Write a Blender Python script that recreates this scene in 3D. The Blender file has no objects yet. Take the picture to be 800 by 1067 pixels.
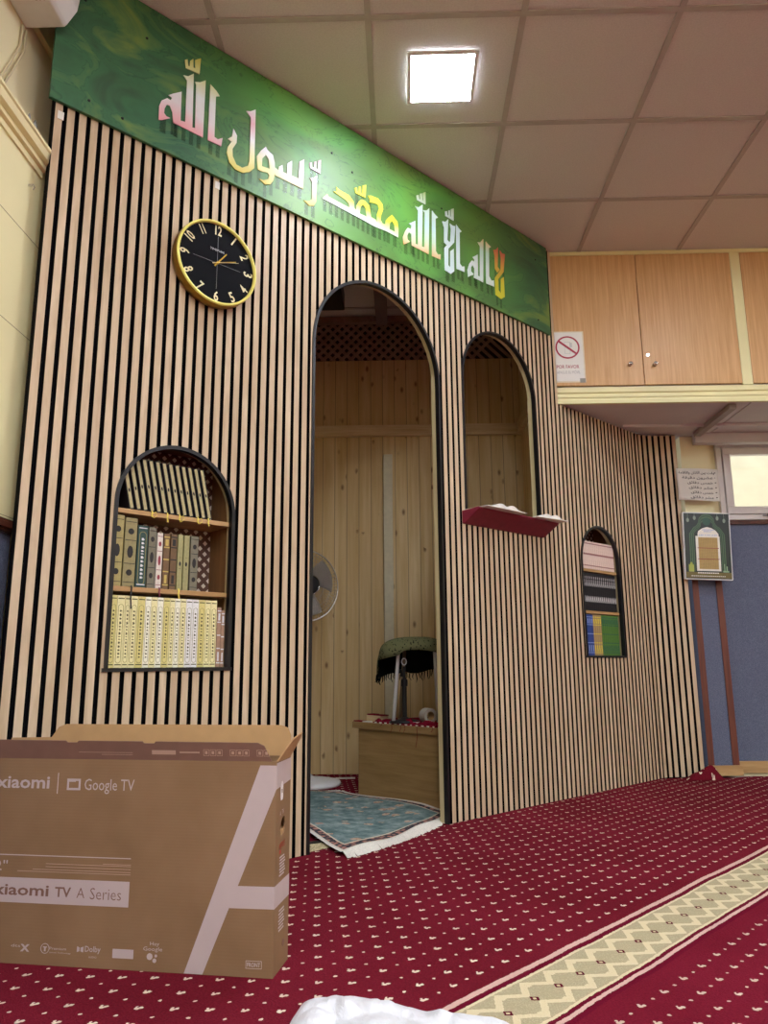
import bpy, bmesh, math, random
from mathutils import Vector, Matrix
from mathutils.geometry import tessellate_polygon
C = bpy.context.scene.collection
PI = math.pi
random.seed(7)

# ------------------------------------------------------------------ materials
def lin(h):
    h = h.lstrip('#'); o = []
    for i in (0, 2, 4):
        v = int(h[i:i+2], 16)/255
        o.append(v/12.92 if v <= .04045 else ((v+.055)/1.055)**2.4)
    return tuple(o) + (1,)

class N:
    """small node-tree writer"""
    def __init__(s, name, rough=.6, metal=0, spec=.5):
        s.m = bpy.data.materials.new(name); s.m.use_nodes = True
        s.t = s.m.node_tree; s.n = s.t.nodes; s.l = s.t.links
        s.b = s.n['Principled BSDF']
        s.b.inputs['Roughness'].default_value = rough
        s.b.inputs['Metallic'].default_value = metal
        s.b.inputs['Specular IOR Level'].default_value = spec
        s._c = None
    def put(s, sock, v):
        if hasattr(v, 'is_output'): s.l.new(v, sock)
        else: sock.default_value = v
    def coord(s):
        if not s._c: s._c = s.n.new('ShaderNodeTexCoord').outputs['Object']
        return s._c
    def sep(s, v=None):
        x = s.n.new('ShaderNodeSeparateXYZ'); s.l.new(v or s.coord(), x.inputs[0]); return x.outputs
    def comb(s, x, y, z):
        c = s.n.new('ShaderNodeCombineXYZ')
        for i, v in enumerate((x, y, z)): s.put(c.inputs[i], v)
        return c.outputs[0]
    def scale(s, vec, v=None):
        m = s.n.new('ShaderNodeMapping'); m.inputs['Scale'].default_value = vec; s.l.new(v or s.coord(), m.inputs[0]); return m.outputs[0]
    def M(s, op, a, b=0.0, c=0.0):
        m = s.n.new('ShaderNodeMath'); m.operation = op
        s.put(m.inputs[0], a); s.put(m.inputs[1], b); s.put(m.inputs[2], c); return m.outputs[0]
    def noise(s, vec, sc=5, det=3, rough=.5, dist=0, color=False):
        x = s.n.new('ShaderNodeTexNoise'); s.l.new(vec, x.inputs['Vector'])
        x.inputs['Scale'].default_value = sc; x.inputs['Detail'].default_value = det
        x.inputs['Roughness'].default_value = rough; x.inputs['Distortion'].default_value = dist
        return x.outputs['Color' if color else 'Fac']
    def ramp(s, fac, stops, interp='LINEAR'):
        r = s.n.new('ShaderNodeValToRGB'); e = r.color_ramp; e.interpolation = interp
        while len(e.elements) < len(stops): e.elements.new(.5)
        for k, (p, c) in zip(e.elements, stops): k.position = p; k.color = lin(c) if isinstance(c, str) else c
        s.l.new(fac, r.inputs[0]); return r.outputs[0]
    def mix(s, f, a, b, mode='MIX'):
        m = s.n.new('ShaderNodeMix'); m.data_type = 'RGBA'; m.blend_type = mode
        s.put(m.inputs[0], f); s.put(m.inputs[6], lin(a) if isinstance(a, str) else a); s.put(m.inputs[7], lin(b) if isinstance(b, str) else b)
        return m.outputs[2]
    def bump(s, h, strength=.3, dist=.002):
        b = s.n.new('ShaderNodeBump'); b.inputs['Strength'].default_value = strength; b.inputs['Distance'].default_value = dist
        s.l.new(h, b.inputs['Height']); s.l.new(b.outputs[0], s.b.inputs['Normal'])
    def col(s, c): s.put(s.b.inputs['Base Color'], lin(c) if isinstance(c, str) else c); return s

def plain(name, c, rough=.6, metal=0, var=.06, sc=30, spec=.5, bump=0):
    n = N(name, rough, metal, spec); a = lin(c)
    f = n.noise(n.coord(), sc, 3)
    lo = tuple(x*(1-var) for x in a[:3]) + (1,); hi = tuple(min(1, x*(1+var)) for x in a[:3]) + (1,)
    n.col(n.ramp(f, [(.3, lo), (.7, hi)]))
    if bump: n.bump(f, bump, .003)
    return n.m

def wood(name, c1, c2, scale=(30, 30, 1.6), rough=.55, board=None, axis=0, knots=False, groove=None, spec=.4):
    n = N(name, rough, 0, spec); xyz = n.sep()
    vec = n.coord(); var = None
    if board:
        idx = n.M('FLOOR', n.M('DIVIDE', n.M('ADD', xyz[axis], 10.0), board))
        w = n.n.new('ShaderNodeTexWhiteNoise'); w.noise_dimensions = '1D'; n.l.new(idx, w.inputs['W']); var = w.outputs[0]
        vec = n.comb(n.M('ADD', xyz[0], n.M('MULTIPLY', var, 3.0)), xyz[1], n.M('ADD', xyz[2], n.M('MULTIPLY', var, 17.0)))
    g = n.noise(n.scale(scale, vec), 1, 5, .6, .4)
    colr = n.ramp(g, [(.32, c2), (.66, c1)])
    if var: colr = n.mix(n.M('MULTIPLY', var, .42), colr, c2)
    if knots:
        k = n.n.new('ShaderNodeTexVoronoi'); k.inputs['Scale'].default_value = 1; n.l.new(n.scale((13, 13, 6.5), vec), k.inputs['Vector'])
        f = n.ramp(k.outputs['Distance'], [(.06, (1, 1, 1, 1)), (.19, (0, 0, 0, 1))])
        sel = n.M('GREATER_THAN', n.noise(n.scale((2.6, 2.6, 2.6), vec), 1, 2), .47)
        colr = n.mix(n.M('MULTIPLY', n.M('MULTIPLY', f, sel), .8), colr, '#6d4520')
    if groove:
        fr = n.M('FRACT', n.M('DIVIDE', n.M('ADD', xyz[axis], 10.0), board))
        e = n.M('LESS_THAN', fr, groove); colr = n.mix(n.M('MULTIPLY', e, .6), colr, '#4a3218')
        n.bump(n.M('SUBTRACT', 1.0, e), .8, .003)
    n.col(colr); return n.m

def metal(name, c, rough=.3): return plain(name, c, rough, 1, .03)

MT = {}
def mt(k): return MT[k]
MT['oak'] = wood('oak slat veneer', '#d9c4a4', '#b99f7e', (26, 26, 3.0), .5, .04, 0)
MT['slatside'] = plain('black slat side', '#0b0b0c', .9, 0, .1, 60, .1)
MT['felt'] = plain('black acoustic felt', '#0c0c0e', .95, 0, .3, 300, .1)
MT['black'] = plain('black matt plastic', '#131314', .45, 0, .1)
MT['blackedge'] = plain('black edging', '#101013', .35, 0, .1)
MT['pine'] = wood('knotty pine boards', '#e0c896', '#c9a970', (26, 26, 1.4), .55, .083, 0, True, .05)
MT['pine_side'] = wood('knotty pine boards side', '#e0c896', '#c9a970', (26, 26, 1.4), .55, .083, 1, True, .05)
MT['pine_plain'] = wood('planed pine', '#e0cba2', '#c8ab7c', (3, 40, 40), .55)
MT['jamb'] = wood('raw jamb board', '#cfc095', '#b5a478', (40, 40, 2), .6)
MT['shelfwood'] = wood('shelf pine', '#c59f6d', '#a57f4e', (3, 40, 40), .5)
MT['bookcasewood'] = wood('brown bookcase board', '#8a6238', '#6d4a28', (30, 30, 2), .5)
MT['desk'] = wood('desk laminate', '#a58558', '#8d6f42', (3, 3, 40), .45)
MT['cabinet'] = wood('cabinet oak veneer', '#d8ae7a', '#c4975f', (70, 70, 2.5), .42)
MT['cream'] = plain('cream paint', '#efe5b0', .55, 0, .03, 3)
MT['creamwall'] = plain('cream wall paint', '#ece2b8', .7, 0, .04, 2)
MT['creamtrim'] = plain('cream yellow moulding', '#e6dfa8', .45, 0, .03, 4)
MT['darkwood'] = wood('mahogany rail', '#5a3020', '#3f2015', (30, 30, 2), .4)
MT['redwood'] = wood('reddish trim strip', '#744030', '#5c3024', (30, 30, 2), .45)
MT['white'] = plain('white plastic', '#e4e4e2', .4, 0, .02)
MT['whiteframe'] = plain('white window frame', '#dcd8d6', .4, 0, .02)
MT['paper'] = plain('white paper', '#e6e4dc', .8, 0, .04, 8)
MT['ink'] = plain('black ink', '#1a1a1c', .8)
MT['gold'] = metal('gold metal', '#d8b44c', .28)
MT['goldpaint'] = plain('bright gold face ring', '#f2e87a', .35, .1, .03)
MT['palegold'] = plain('pale gold numerals', '#e8dcae', .35, .4)
MT['chrome'] = metal('chrome', '#c8c8c8', .2)
MT['maroon'] = plain('maroon leatherette', '#7a1730', .55, 0, .1, 40)
MT['redcloth'] = plain('red cloth', '#7d1428', .95, 0, .2, 90, .1)
MT['purpledark'] = plain('dark ceiling board', '#7e6f6c', .8, 0, .06, 6)
MT['latticewood'] = wood('brown lattice laths', '#a88c78', '#8a6f5c', (20, 20, 20), .6)
MT['darkvoid'] = plain('dark lattice void board', '#2b1a12', .9, 0, .1)  # dark colour paints the unlit void behind the lattice
MT['soffit'] = plain('grey soffit board', '#cfc9c8', .6, 0, .04, 4)
MT['greyfloor'] = plain('grey vinyl floor', '#a39d98', .5, 0, .08, 20)

def ceiling_mat():
    n = N('mineral ceiling tile', .9, 0, .2)
    f = n.noise(n.coord(), 160, 4, .7); f2 = n.noise(n.coord(), 2.5, 2)
    n.col(n.mix(n.M('MULTIPLY', f2, .25), n.ramp(f, [(.35, '#d2cec8'), (.6, '#dedad4')]), '#cbc5be')); n.bump(f, .5, .003); return n.m
MT['tile'] = ceiling_mat()
MT['tbar'] = plain('ceiling grid bar', '#b5aea6', .6, 0, .04)
def felt_mat():
    n = N('blue grey wall felt', .95, 0, .1)
    f = n.noise(n.coord(), 260, 4, .75); g = n.noise(n.scale((6, 6, 2.5)), 2, 4, .6)
    n.col(n.mix(n.M('MULTIPLY', g, .5), n.ramp(f, [(.38, '#50576c'), (.62, '#7f8496')]), '#595f74')); n.bump(f, .4, .003); return n.m
MT['bluefelt'] = felt_mat()

def carpet_mat(rot=True):
    """red prayer carpet: pattern runs along the slatted wall (object x = along the wall, object y = into the wall)"""
    n = N('red mosque carpet', .95, 0, .15); x = n.sep(); s = x[0]; w = n.M('MULTIPLY', x[1], -1.0)
    wob = n.noise(n.coord(), 3.5, 2, color=True); ws = n.sep(wob)
    fine = n.noise(n.coord(), 120, 3, color=True); fs = n.sep(fine)
    u = n.M('SUBTRACT', s, n.M('MULTIPLY', w, .049)); v = n.M('ADD', w, n.M('MULTIPLY', s, .049))
    u = n.M('ADD', u, n.M('MULTIPLY', n.M('SUBTRACT', ws[0], .5), .016)); v = n.M('ADD', v, n.M('MULTIPLY', n.M('SUBTRACT', ws[1], .5), .022))
    ur = n.M('ADD', u, n.M('MULTIPLY', n.M('SUBTRACT', fs[0], .5), .007)); vr = n.M('ADD', v, n.M('MULTIPLY', n.M('SUBTRACT', fs[1], .5), .007))
    PU, PV = .0476, .0565
    cu = n.M('DIVIDE', n.M('ADD', ur, .965+PU*400.5), PU); cv = n.M('DIVIDE', n.M('ADD', vr, PV*400.5-.5855), PV)
    fu = n.M('SUBTRACT', n.M('FRACT', cu), .5); fv = n.M('SUBTRACT', n.M('FRACT', cv), .5)
    du = n.M('MULTIPLY', fu, PU); dv = n.M('MULTIPLY', fv, PV)
    par = n.M('MODULO', n.M('ADD', n.M('FLOOR', cu), n.M('FLOOR', cv)), 2.0)
    # big tuft: crescent of two lobes; small tuft: dot
    def disc(cx, cy, r, ax=1.0):
        a = n.M('DIVIDE', n.M('SUBTRACT', du, cx), ax); b = n.M('SUBTRACT', dv, cy)
        return n.M('LESS_THAN', n.M('ADD', n.M('MULTIPLY', a, a), n.M('MULTIPLY', b, b)), r*r)
    big = n.M('MAXIMUM', disc(-.003, -.0005, .0058, 1.0), n.M('MAXIMUM', disc(.005, .0022, .0046, 1.1), disc(.0005, -.0068, .0034, 1.0)))
    notch = disc(.0035, -.004, .0022, 1.3)
    big = n.M('MULTIPLY', big, n.M('SUBTRACT', 1.0, notch))
    small = disc(0, 0, .0038, 1.15)
    tuft = n.M('ADD', n.M('MULTIPLY', big, n.M('SUBTRACT', 1.0, par)), n.M('MULTIPLY', small, par))
    def rng(a, b): return n.M('MULTIPLY', n.M('GREATER_THAN', vr, a), n.M('LESS_THAN', vr, b))
    clear = n.M('SUBTRACT', 1.0, rng(1.128, 1.40)); tuft = n.M('MULTIPLY', tuft, clear)
    base = n.ramp(n.noise(n.scale((1, 1, 1)), 2.2, 4), [(.3, '#65131f'), (.7, '#7e1f30')])
    base = n.mix(.3, base, n.ramp(n.noise(n.coord(), 220, 3), [(.3, '#480d15'), (.7, '#8a2c3a')]))
    c = n.mix(tuft, base, '#e9d6bd')
    # border band
    c = n.mix(rng(1.1, 1.148), c, base); c = n.mix(rng(1.146, 1.162), c, '#d8b4a4'); c = n.mix(rng(1.162, 1.178), c, '#6a1228')
    P = .0915
    fu2 = n.M('SUBTRACT', n.M('FRACT', n.M('DIVIDE', n.M('ADD', u, 9.0+.73+.5*P), P)), .5); au = n.M('ABSOLUTE', fu2)
    vv = n.M('DIVIDE', n.M('SUBTRACT', vr, 1.2565), .0785); av = n.M('ABSOLUTE', vv)
    zig = n.M('ABSOLUTE', n.M('SUBTRACT', av, n.M('ADD', .25, n.M('MULTIPLY', au, 1.0))))
    z1 = n.M('LESS_THAN', zig, .13)
    vline = n.M('MULTIPLY', n.M('LESS_THAN', n.M('ABSOLUTE', n.M('SUBTRACT', au, .5)), .07), n.M('LESS_THAN', av, .8))
    edge = n.M('GREATER_THAN', av, .9)
    cr = n.M('MAXIMUM', z1, n.M('MAXIMUM', n.M('MULTIPLY', vline, n.M('GREATER_THAN', av, .5)), edge))
    sp = n.M('GREATER_THAN', n.noise(n.coord(), 300, 2), .56)
    field = n.mix(cr, n.mix(n.M('MULTIPLY', sp, .5), '#b3a684', '#cfc19c'), '#dfd1aa')
    dd = n.M('ADD', n.M('MULTIPLY', au, 1.0), n.M('MULTIPLY', av, .85))
    field = n.mix(n.M('LESS_THAN', dd, .135), field, '#5e1024'); field = n.mix(n.M('LESS_THAN', dd, .06), field, '#d8c79c')
    c = n.mix(rng(1.178, 1.335), c, field)
    c = n.mix(rng(1.335, 1.346), c, '#6a1228'); c = n.mix(rng(1.346, 1.357), c, '#d8b4a4'); c = n.mix(rng(1.357, 1.372), c, '#6a1228')
    c = n.mix(n.M('MULTIPLY', n.M('GREATER_THAN', vr, 1.372), .25), c, '#7a1630')
    n.col(c); n.bump(n.noise(n.coord(), 260, 3), .8, .006); n.b.inputs['Specular IOR Level'].default_value = .03
    return n.m
MT['carpet'] = carpet_mat()

def banner_mat():
    n = N('printed green marbled banner', .5, 0, .6)
    x = n.sep(); w = n.noise(n.scale((.8, 1, 1.6)), 1.7, 2.6, .5, .9)
    w2 = n.noise(n.scale((1.2, 1, 2.2)), 2.4, 4, .55, 1.8); w3 = n.noise(n.scale((.9, 1, 1)), 1.6, 2, .5, .8)
    c = n.ramp(w, [(.26, '#10402c'), (.42, '#1c6e3c'), (.54, '#2f9c4c'), (.66, '#5cb64e'), (.8, '#9cc04a')])
    low = n.M('MULTIPLY', n.M('SUBTRACT', 2.86, x[2]), 1.7)       # olive tones towards the lower edge of the print
    c = n.mix(n.M('MULTIPLY', n.M('MINIMUM', n.M('MAXIMUM', low, 0.0), 1.0), w3), c, '#7c9a3a')
    end = n.M('MINIMUM', n.M('MAXIMUM', n.M('MULTIPLY', n.M('SUBTRACT', n.M('ABSOLUTE', n.M('ADD', x[0], .05)), .60), 1.7), 0.0), .85)
    c = n.mix(end, c, n.ramp(w2, [(.3, '#123a34'), (.5, '#226044'), (.7, '#6d8440')]))
    vein = n.ramp(n.M('ABSOLUTE', n.M('SUBTRACT', w2, .5)), [(.0, (1, 1, 1, 1)), (.012, (0, 0, 0, 1))])
    c = n.mix(n.M('MULTIPLY', vein, .45), c, '#0d3022')
    n.col(c); return n.m
MT['banner'] = banner_mat()
def letter_mat(name, z0, z1, cols):
    n = N(name, .5, 0, .5); x = n.sep()
    f = n.M('ADD', n.M('DIVIDE', n.M('SUBTRACT', x[2], z0), z1-z0), n.M('MULTIPLY', n.M('SUBTRACT', n.noise(n.coord(), 4, 2), .5), .3))
    n.col(n.ramp(f, [(i/(len(cols)-1), c) for i, c in enumerate(cols)])); return n.m
def dropshade_mat():
    n = N('dark printed letter echo', .35, 0, .5); n.col('#0c2a20')
    return n.m
MT['echo'] = dropshade_mat()

def rug_mat():
    n = N('teal persian rug', .9, 0, .2)
    uv = n.n.new('ShaderNodeUVMap').outputs[0]; x = n.sep(uv)
    eu = n.M('MINIMUM', x[0], n.M('SUBTRACT', 1.0, x[0])); ev = n.M('MINIMUM', x[1], n.M('SUBTRACT', 1.0, x[1]))
    e = n.M('MINIMUM', n.M('MULTIPLY', eu, 1.0), n.M('MULTIPLY', ev, 1.0))
    base = n.ramp(n.noise(n.coord(), 14, 6, .7), [(.3, '#46605f'), (.5, '#708786'), (.7, '#a9b6b1')])
    vo = n.n.new('ShaderNodeTexVoronoi'); vo.inputs['Scale'].default_value = 11; n.l.new(n.coord(), vo.inputs[0])
    fl = n.M('LESS_THAN', n.M('ADD', vo.outputs['Distance'], n.M('MULTIPLY', n.noise(n.coord(), 60, 2), .35)), .42)
    c = n.mix(n.M('MULTIPLY', fl, .8), base, n.ramp(n.noise(n.coord(), 70, 2), [(.4, '#b97f6c'), (.6, '#d8c3a4')]))
    v2 = n.n.new('ShaderNodeTexVoronoi'); v2.inputs['Scale'].default_value = 38; n.l.new(n.coord(), v2.inputs[0])
    def band(a, b): return n.M('MULTIPLY', n.M('GREATER_THAN', e, a), n.M('LESS_THAN', e, b))
    c = n.mix(band(0, .06), c, n.ramp(v2.outputs['Distance'], [(.3, '#b98474'), (.5, '#3c3a40')]))
    c = n.mix(band(.055, .065), c, '#d9ceb6'); c = n.mix(band(0, .012), c, '#d9d3c2')
    n.col(c); n.bump(n.noise(n.coord(), 200, 2), .5, .003); return n.m
MT['rug'] = rug_mat()
MT['fringe'] = plain('white rug fringe', '#ddd8cc', .95, 0, .12, 150)
MT['bandend'] = None

def card_mat():
    n = N('brown corrugated cardboard', .75, 0, .3); x = n.sep()
    f = n.noise(n.coord(), 6, 3); g = n.M('SINE', n.M('MULTIPLY', x[2], 900.0))
    n.col(n.ramp(f, [(.3, '#826445'), (.7, '#8e6f50')])); n.bump(g, .05, .001); return n.m
MT['card'] = card_mat()
MT['cardin'] = plain('inner kraft card', '#b08a5c', .8, 0, .05)
MT['carddark'] = plain('top flap print', '#7a5848', .75, 0, .05)
MT['print'] = plain('pale lilac print', '#bba9a4', .7, 0, .02)
MT['printline'] = plain('thin pale print', '#b3917c', .7, 0, .02)
MT['redprint'] = plain('red print', '#a3402c', .7)
MT['whiteprint'] = plain('white print', '#e8e0dc', .6)
def scarf_mat():
    n = N('olive dotted scarf', .95, 0, .1); x = n.sep()
    vo = n.n.new('ShaderNodeTexVoronoi'); vo.inputs['Scale'].default_value = 75; n.l.new(n.coord(), vo.inputs[0]); p = n.M('LESS_THAN', vo.outputs['Distance'], .3)
    n.col(n.mix(p, '#6b6c4a', '#1f2219')); return n.m
MT['scarf'] = scarf_mat()
MT['scarfdark'] = plain('black green scarf lining', '#10140f', .95, 0, .2, 60, .1)
def lattice_back():
    n = N('pierced pattern board', .7); x = n.sep()
    a = n.M('ABSOLUTE', n.M('SINE', n.M('MULTIPLY', n.M('ADD', x[0], x[2]), 78.0))); b = n.M('ABSOLUTE', n.M('SINE', n.M('MULTIPLY', n.M('SUBTRACT', x[0], x[2]), 78.0)))
    p = n.M('GREATER_THAN', n.M('MINIMUM', a, b), .72); n.col(n.mix(p, '#5a3b2c', '#d9cdb9')); return n.m
MT['latticeback'] = lattice_back()
def emis(name, c, st):
    n = N(name); n.b.inputs['Emission Color'].default_value = lin(c); n.b.inputs['Emission Strength'].default_value = st; n.col('#ffffff'); return n.m
MT['trunk'] = plain('cream trunking', '#cfc6a6', .5)
MT['led'] = emis('led panel diffuser', '#eaf2ff', 60)
MT['glass'] = N('window glass', .03).m
g = MT['glass'].node_tree; tr = g.nodes.new('ShaderNodeBsdfTransparent'); gl = g.nodes.new('ShaderNodeBsdfGlossy'); gl.inputs['Roughness'].default_value = .02
mx = g.nodes.new('ShaderNodeMixShader'); mx.inputs[0].default_value = .06
g.links.new(tr.outputs[0], mx.inputs[1]); g.links.new(gl.outputs[0], mx.inputs[2]); g.links.new(mx.outputs[0], g.nodes['Material Output'].inputs[0])

# ------------------------------------------------------------------ mesh building
class MB:
    def __init__(s): s.v = []; s.f = []; s.mi = []; s.uv = {}
    def add(s, vs, fs, mi=0):
        o = len(s.v); s.v += [tuple(p) for p in vs]
        for f in fs: s.f.append([o+i for i in f]); s.mi.append(mi)
        return s
    def quad(s, a, b, c, d, mi=0): return s.add([a, b, c, d], [(0, 1, 2, 3)], mi)
    def box(s, x0, x1, y0, y1, z0, z1, mi=0, M=None):
        v = [(x, y, z) for z in (z0, z1) for y in (y0, y1) for x in (x0, x1)]
        if M: v = [M @ Vector(p) for p in v]
        return s.add(v, [(0, 2, 3, 1), (4, 5, 7, 6), (0, 1, 5, 4), (1, 3, 7, 5), (3, 2, 6, 7), (2, 0, 4, 6)], mi)
    def prism(s, pts, h0, h1, axis='z', mi=0, M=None):
        """pts 2D outline; extruded along axis ('z': pts are x,y; 'y': pts are x,z; 'x': pts are y,z)"""
        def mk(p, h): return {'z': (p[0], p[1], h), 'y': (p[0], h, p[1]), 'x': (h, p[0], p[1])}[axis]
        n = len(pts); v = [mk(p, h0) for p in pts] + [mk(p, h1) for p in pts]
        if M: v = [M @ Vector(p) for p in v]
        tris = tessellate_polygon([[Vector((p[0], p[1], 0)) for p in pts]])
        f = [tuple(t) for t in tris] + [tuple(n+i for i in reversed(t)) for t in tris]
        f += [(i, (i+1) % n, n+(i+1) % n, n+i) for i in range(n)]
        return s.add(v, f, mi)
    def holed(s, loops, h0, h1, mi=0):
        """vertical face polygons (x,z) with holes, extruded in y from h0 (front) to h1"""
        L = [[Vector((p[0], p[1], 0)) for p in l] for l in loops]; tris = tessellate_polygon(L)
        flat = [p for l in loops for p in l]; n = len(flat)
        v = [(p[0], h0, p[1]) for p in flat] + [(p[0], h1, p[1]) for p in flat]
        f = [tuple(t) for t in tris]; o = 0
        for l in loops:
            k = len(l); f += [(o+i, o+(i+1) % k, n+o+(i+1) % k, n+o+i) for i in range(k)]; o += k
        return s.add(v, f, mi)
    def tube(s, pts, r, k=8, mi=0, closed=False, caps=True):
        pts = [Vector(p) for p in pts]; n = len(pts); rr = r if isinstance(r, (list, tuple)) else [r]*n; rings = []
        up = None
        for i, p in enumerate(pts):
            a = pts[(i-1) % n] if (i > 0 or closed) else p; b = pts[(i+1) % n] if (i < n-1 or closed) else p
            d = (b-a).normalized()
            if up is None: up = Vector((0, 0, 1)) if abs(d.z) < .9 else Vector((1, 0, 0))
            x = d.cross(up).normalized(); y = x.cross(d).normalized(); up = y
            rings.append([p + (x*math.cos(2*PI*j/k)+y*math.sin(2*PI*j/k))*rr[i] for j in range(k)])
        v = [q for g_ in rings for q in g_]; f = []
        for i in range(n if closed else n-1):
            for j in range(k): f.append((i*k+j, i*k+(j+1) % k, ((i+1) % n)*k+(j+1) % k, ((i+1) % n)*k+j))
        if caps and not closed: f += [tuple(range(k))[::-1], tuple((n-1)*k+j for j in range(k))]
        return s.add(v, f, mi)
    def lathe(s, prof, k=32, M=None, mi=0, a0=0, a1=2*PI):
        """prof: (r,h) pairs, axis z"""
        full = abs(a1-a0-2*PI) < 1e-6; m = k if full else k+1; v = []
        for r, h in prof:
            for j in range(m):
                a = a0+(a1-a0)*j/k; p = Vector((r*math.cos(a), r*math.sin(a), h)); v.append(M @ p if M else p)
        f = []
        for i in range(len(prof)-1):
            for j in range(k): f.append((i*m+j, i*m+(j+1) % m, (i+1)*m+(j+1) % m, (i+1)*m+j))
        return s.add(v, f, mi)
    def text(s, txt, x0, x1, z0, z1, y, mi=0, depth=.0006, shear=0, thick=0, map=None):
        vs, fs = glyphs(txt, thick)
        if not vs: return s
        ax, bx_ = min(p[0] for p in vs), max(p[0] for p in vs); az, bz = min(p[1] for p in vs), max(p[1] for p in vs)
        o = []
        for p in vs:
            X = x0+(p[0]-ax)/max(bx_-ax, 1e-6)*(x1-x0); Z = z0+(p[1]-az)/max(bz-az, 1e-6)*(z1-z0)
            q = (X+shear*(Z-z0), y, Z); o.append(map(q) if map else q)
        return s.add(o, fs, mi)
    def build(s, name, mats, parent=None, loc=None, rotz=None, smooth=False, bevel=0):
        me = bpy.data.meshes.new(name); me.from_pydata(s.v, [], s.f)
        if not isinstance(mats, (list, tuple)): mats = [mats]
        for m in mats: me.materials.append(mt(m) if isinstance(m, str) else m)
        for p, i in zip(me.polygons, s.mi): p.material_index = i; p.use_smooth = smooth
        b = bmesh.new(); b.from_mesh(me)
        bmesh.ops.recalc_face_normals(b, faces=b.faces); b.to_mesh(me); b.free()
        o = bpy.data.objects.new(name, me); C.objects.link(o)
        if parent: o.parent = parent
        if loc: o.location = loc
        if rotz is not None: o.rotation_euler = (0, 0, rotz)
        if bevel:
            m = o.modifiers.new('bevel', 'BEVEL'); m.width = bevel; m.segments = 2; m.limit_method = 'ANGLE'
        return o

_gl = {}
def glyphs(txt, thick=0):
    if (txt, thick) in _gl: return _gl[(txt, thick)]
    cu = bpy.data.curves.new('t', 'FONT'); cu.body = txt; cu.offset = thick; cu.resolution_u = 2
    o = bpy.data.objects.new('t', cu); C.objects.link(o)
    dg = bpy.context.evaluated_depsgraph_get(); dg.update()
    me = bpy.data.meshes.new_from_object(o.evaluated_get(dg))
    r = ([(v.co.x, v.co.y) for v in me.vertices], [tuple(p.vertices) for p in me.polygons])
    bpy.data.objects.remove(o); bpy.data.meshes.remove(me); _gl[(txt, thick)] = r; return r

def thing(name, label, cat, loc=(0, 0, 0), rotz=0, group=None):
    o = bpy.data.objects.new(name, None); C.objects.link(o); o.empty_display_size = .05
    o.location = loc; o.rotation_euler = (0, 0, rotz); return tag(o, label, cat, group)
def tag(o, label, cat, group=None):
    o['label'] = label; o['category'] = cat
    if group: o['group'] = group
    return o
def struct(o): o['kind'] = 'structure'; return o
def dup(root, loc=None, label=None, group=None):
    r = root.copy(); C.objects.link(r)
    if loc: r.location = loc
    if label: r['label'] = label
    if group: r['group'] = group
    for ch in list(root.children):
        c = ch.copy(); C.objects.link(c); c.parent = r
        for g_ in ch.children:
            d = g_.copy(); C.objects.link(d); d.parent = c
    return r

# ------------------------------------------------------------------ wall frame: x = along the slatted wall, y = into the wall, z up
WO = Vector((0, 3.277, 0)); WA = math.atan2(.692, .721)
WT = Vector((math.cos(WA), math.sin(WA), 0)); WN = Vector((math.sin(WA), -math.cos(WA), 0))
def wp(s, w, z): return WO+WT*s+WN*w+Vector((0, 0, z))
def loc_of(p): d = Vector((p[0], p[1], 0))-WO; return (d.dot(WT), -d.dot(WN))
def wthing(name, label, cat, s, w, z, group=None): return thing(name, label, cat, wp(s, w, z), WA, group)
def wbuild(mb, name, mats, **k): return mb.build(name, mats, None, tuple(WO), WA, **k)
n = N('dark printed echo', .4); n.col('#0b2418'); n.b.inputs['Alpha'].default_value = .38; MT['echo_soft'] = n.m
EXPO = 0.36
H = 3.128
# ------------------------------------------------------------------ room shell
XL, XR, YB = -1.25, 5.6, -6.2
m = MB().box(XL-.3, XR, YB, 5.4, -.14, -.02); struct(m.build('floor', 'greyfloor'))
m = MB().box(XL-.3, XR, YB, 5.4, H+.004, H+.1, 0)
struct(m.build('ceiling', 'tile'))
m = MB(); tw = .012
for i in range(-3, 11):
    x = -.105+.6*i
    if XL < x < XR: m.box(x-tw, x+tw, YB, 5.0, H-.003, H+.003)
for j in range(-15, 5):
    y = 2.447+.6*j
    if y > YB: m.box(XL, XR, y-tw, y+tw, H-.0035, H+.0025)
struct(m.build('trim_1', 'tbar'))
# left wall: upper part, lower panelled part standing forward, rail, blue felt
m = MB().box(XL-.12, XL, YB, 5.05, -.02, H, 0)
m.box(XL, -1.2, YB, 2.255, 1.118, 2.37, 1)
struct(m.build('wall_left', ['creamwall', 'cream']))
m = MB().box(XL, -1.205, YB, 2.25, 0, 1.083, 0); struct(m.build('trim_2', 'bluefelt'))
m = MB()
for a, b, d in ((1.083, 1.092, .012), (1.092, 1.11, .02), (1.11, 1.120, .014)): m.box(-1.205, -1.2+d, YB, 2.265, a, b)
struct(m.build('trim_3', 'darkwood', bevel=.002))
prof = [(0, 0), (.012, 0), (.014, .018), (.026, .022), (.028, .034), (.044, .04), (.05, .062), (.056, .066), (.056, .076), (0, .076)]
m = MB(); ya, yb = YB, 2.215
m.prism([(-1.205+p[0], 2.292+p[1]) for p in prof], ya, yb, 'y'); struct(m.build('trim_4', 'cream'))
m = MB().box(XL, XL+.022, YB, 2.33, 2.84, 2.885); struct(m.build('trim_5', 'creamtrim', bevel=.003))
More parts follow.
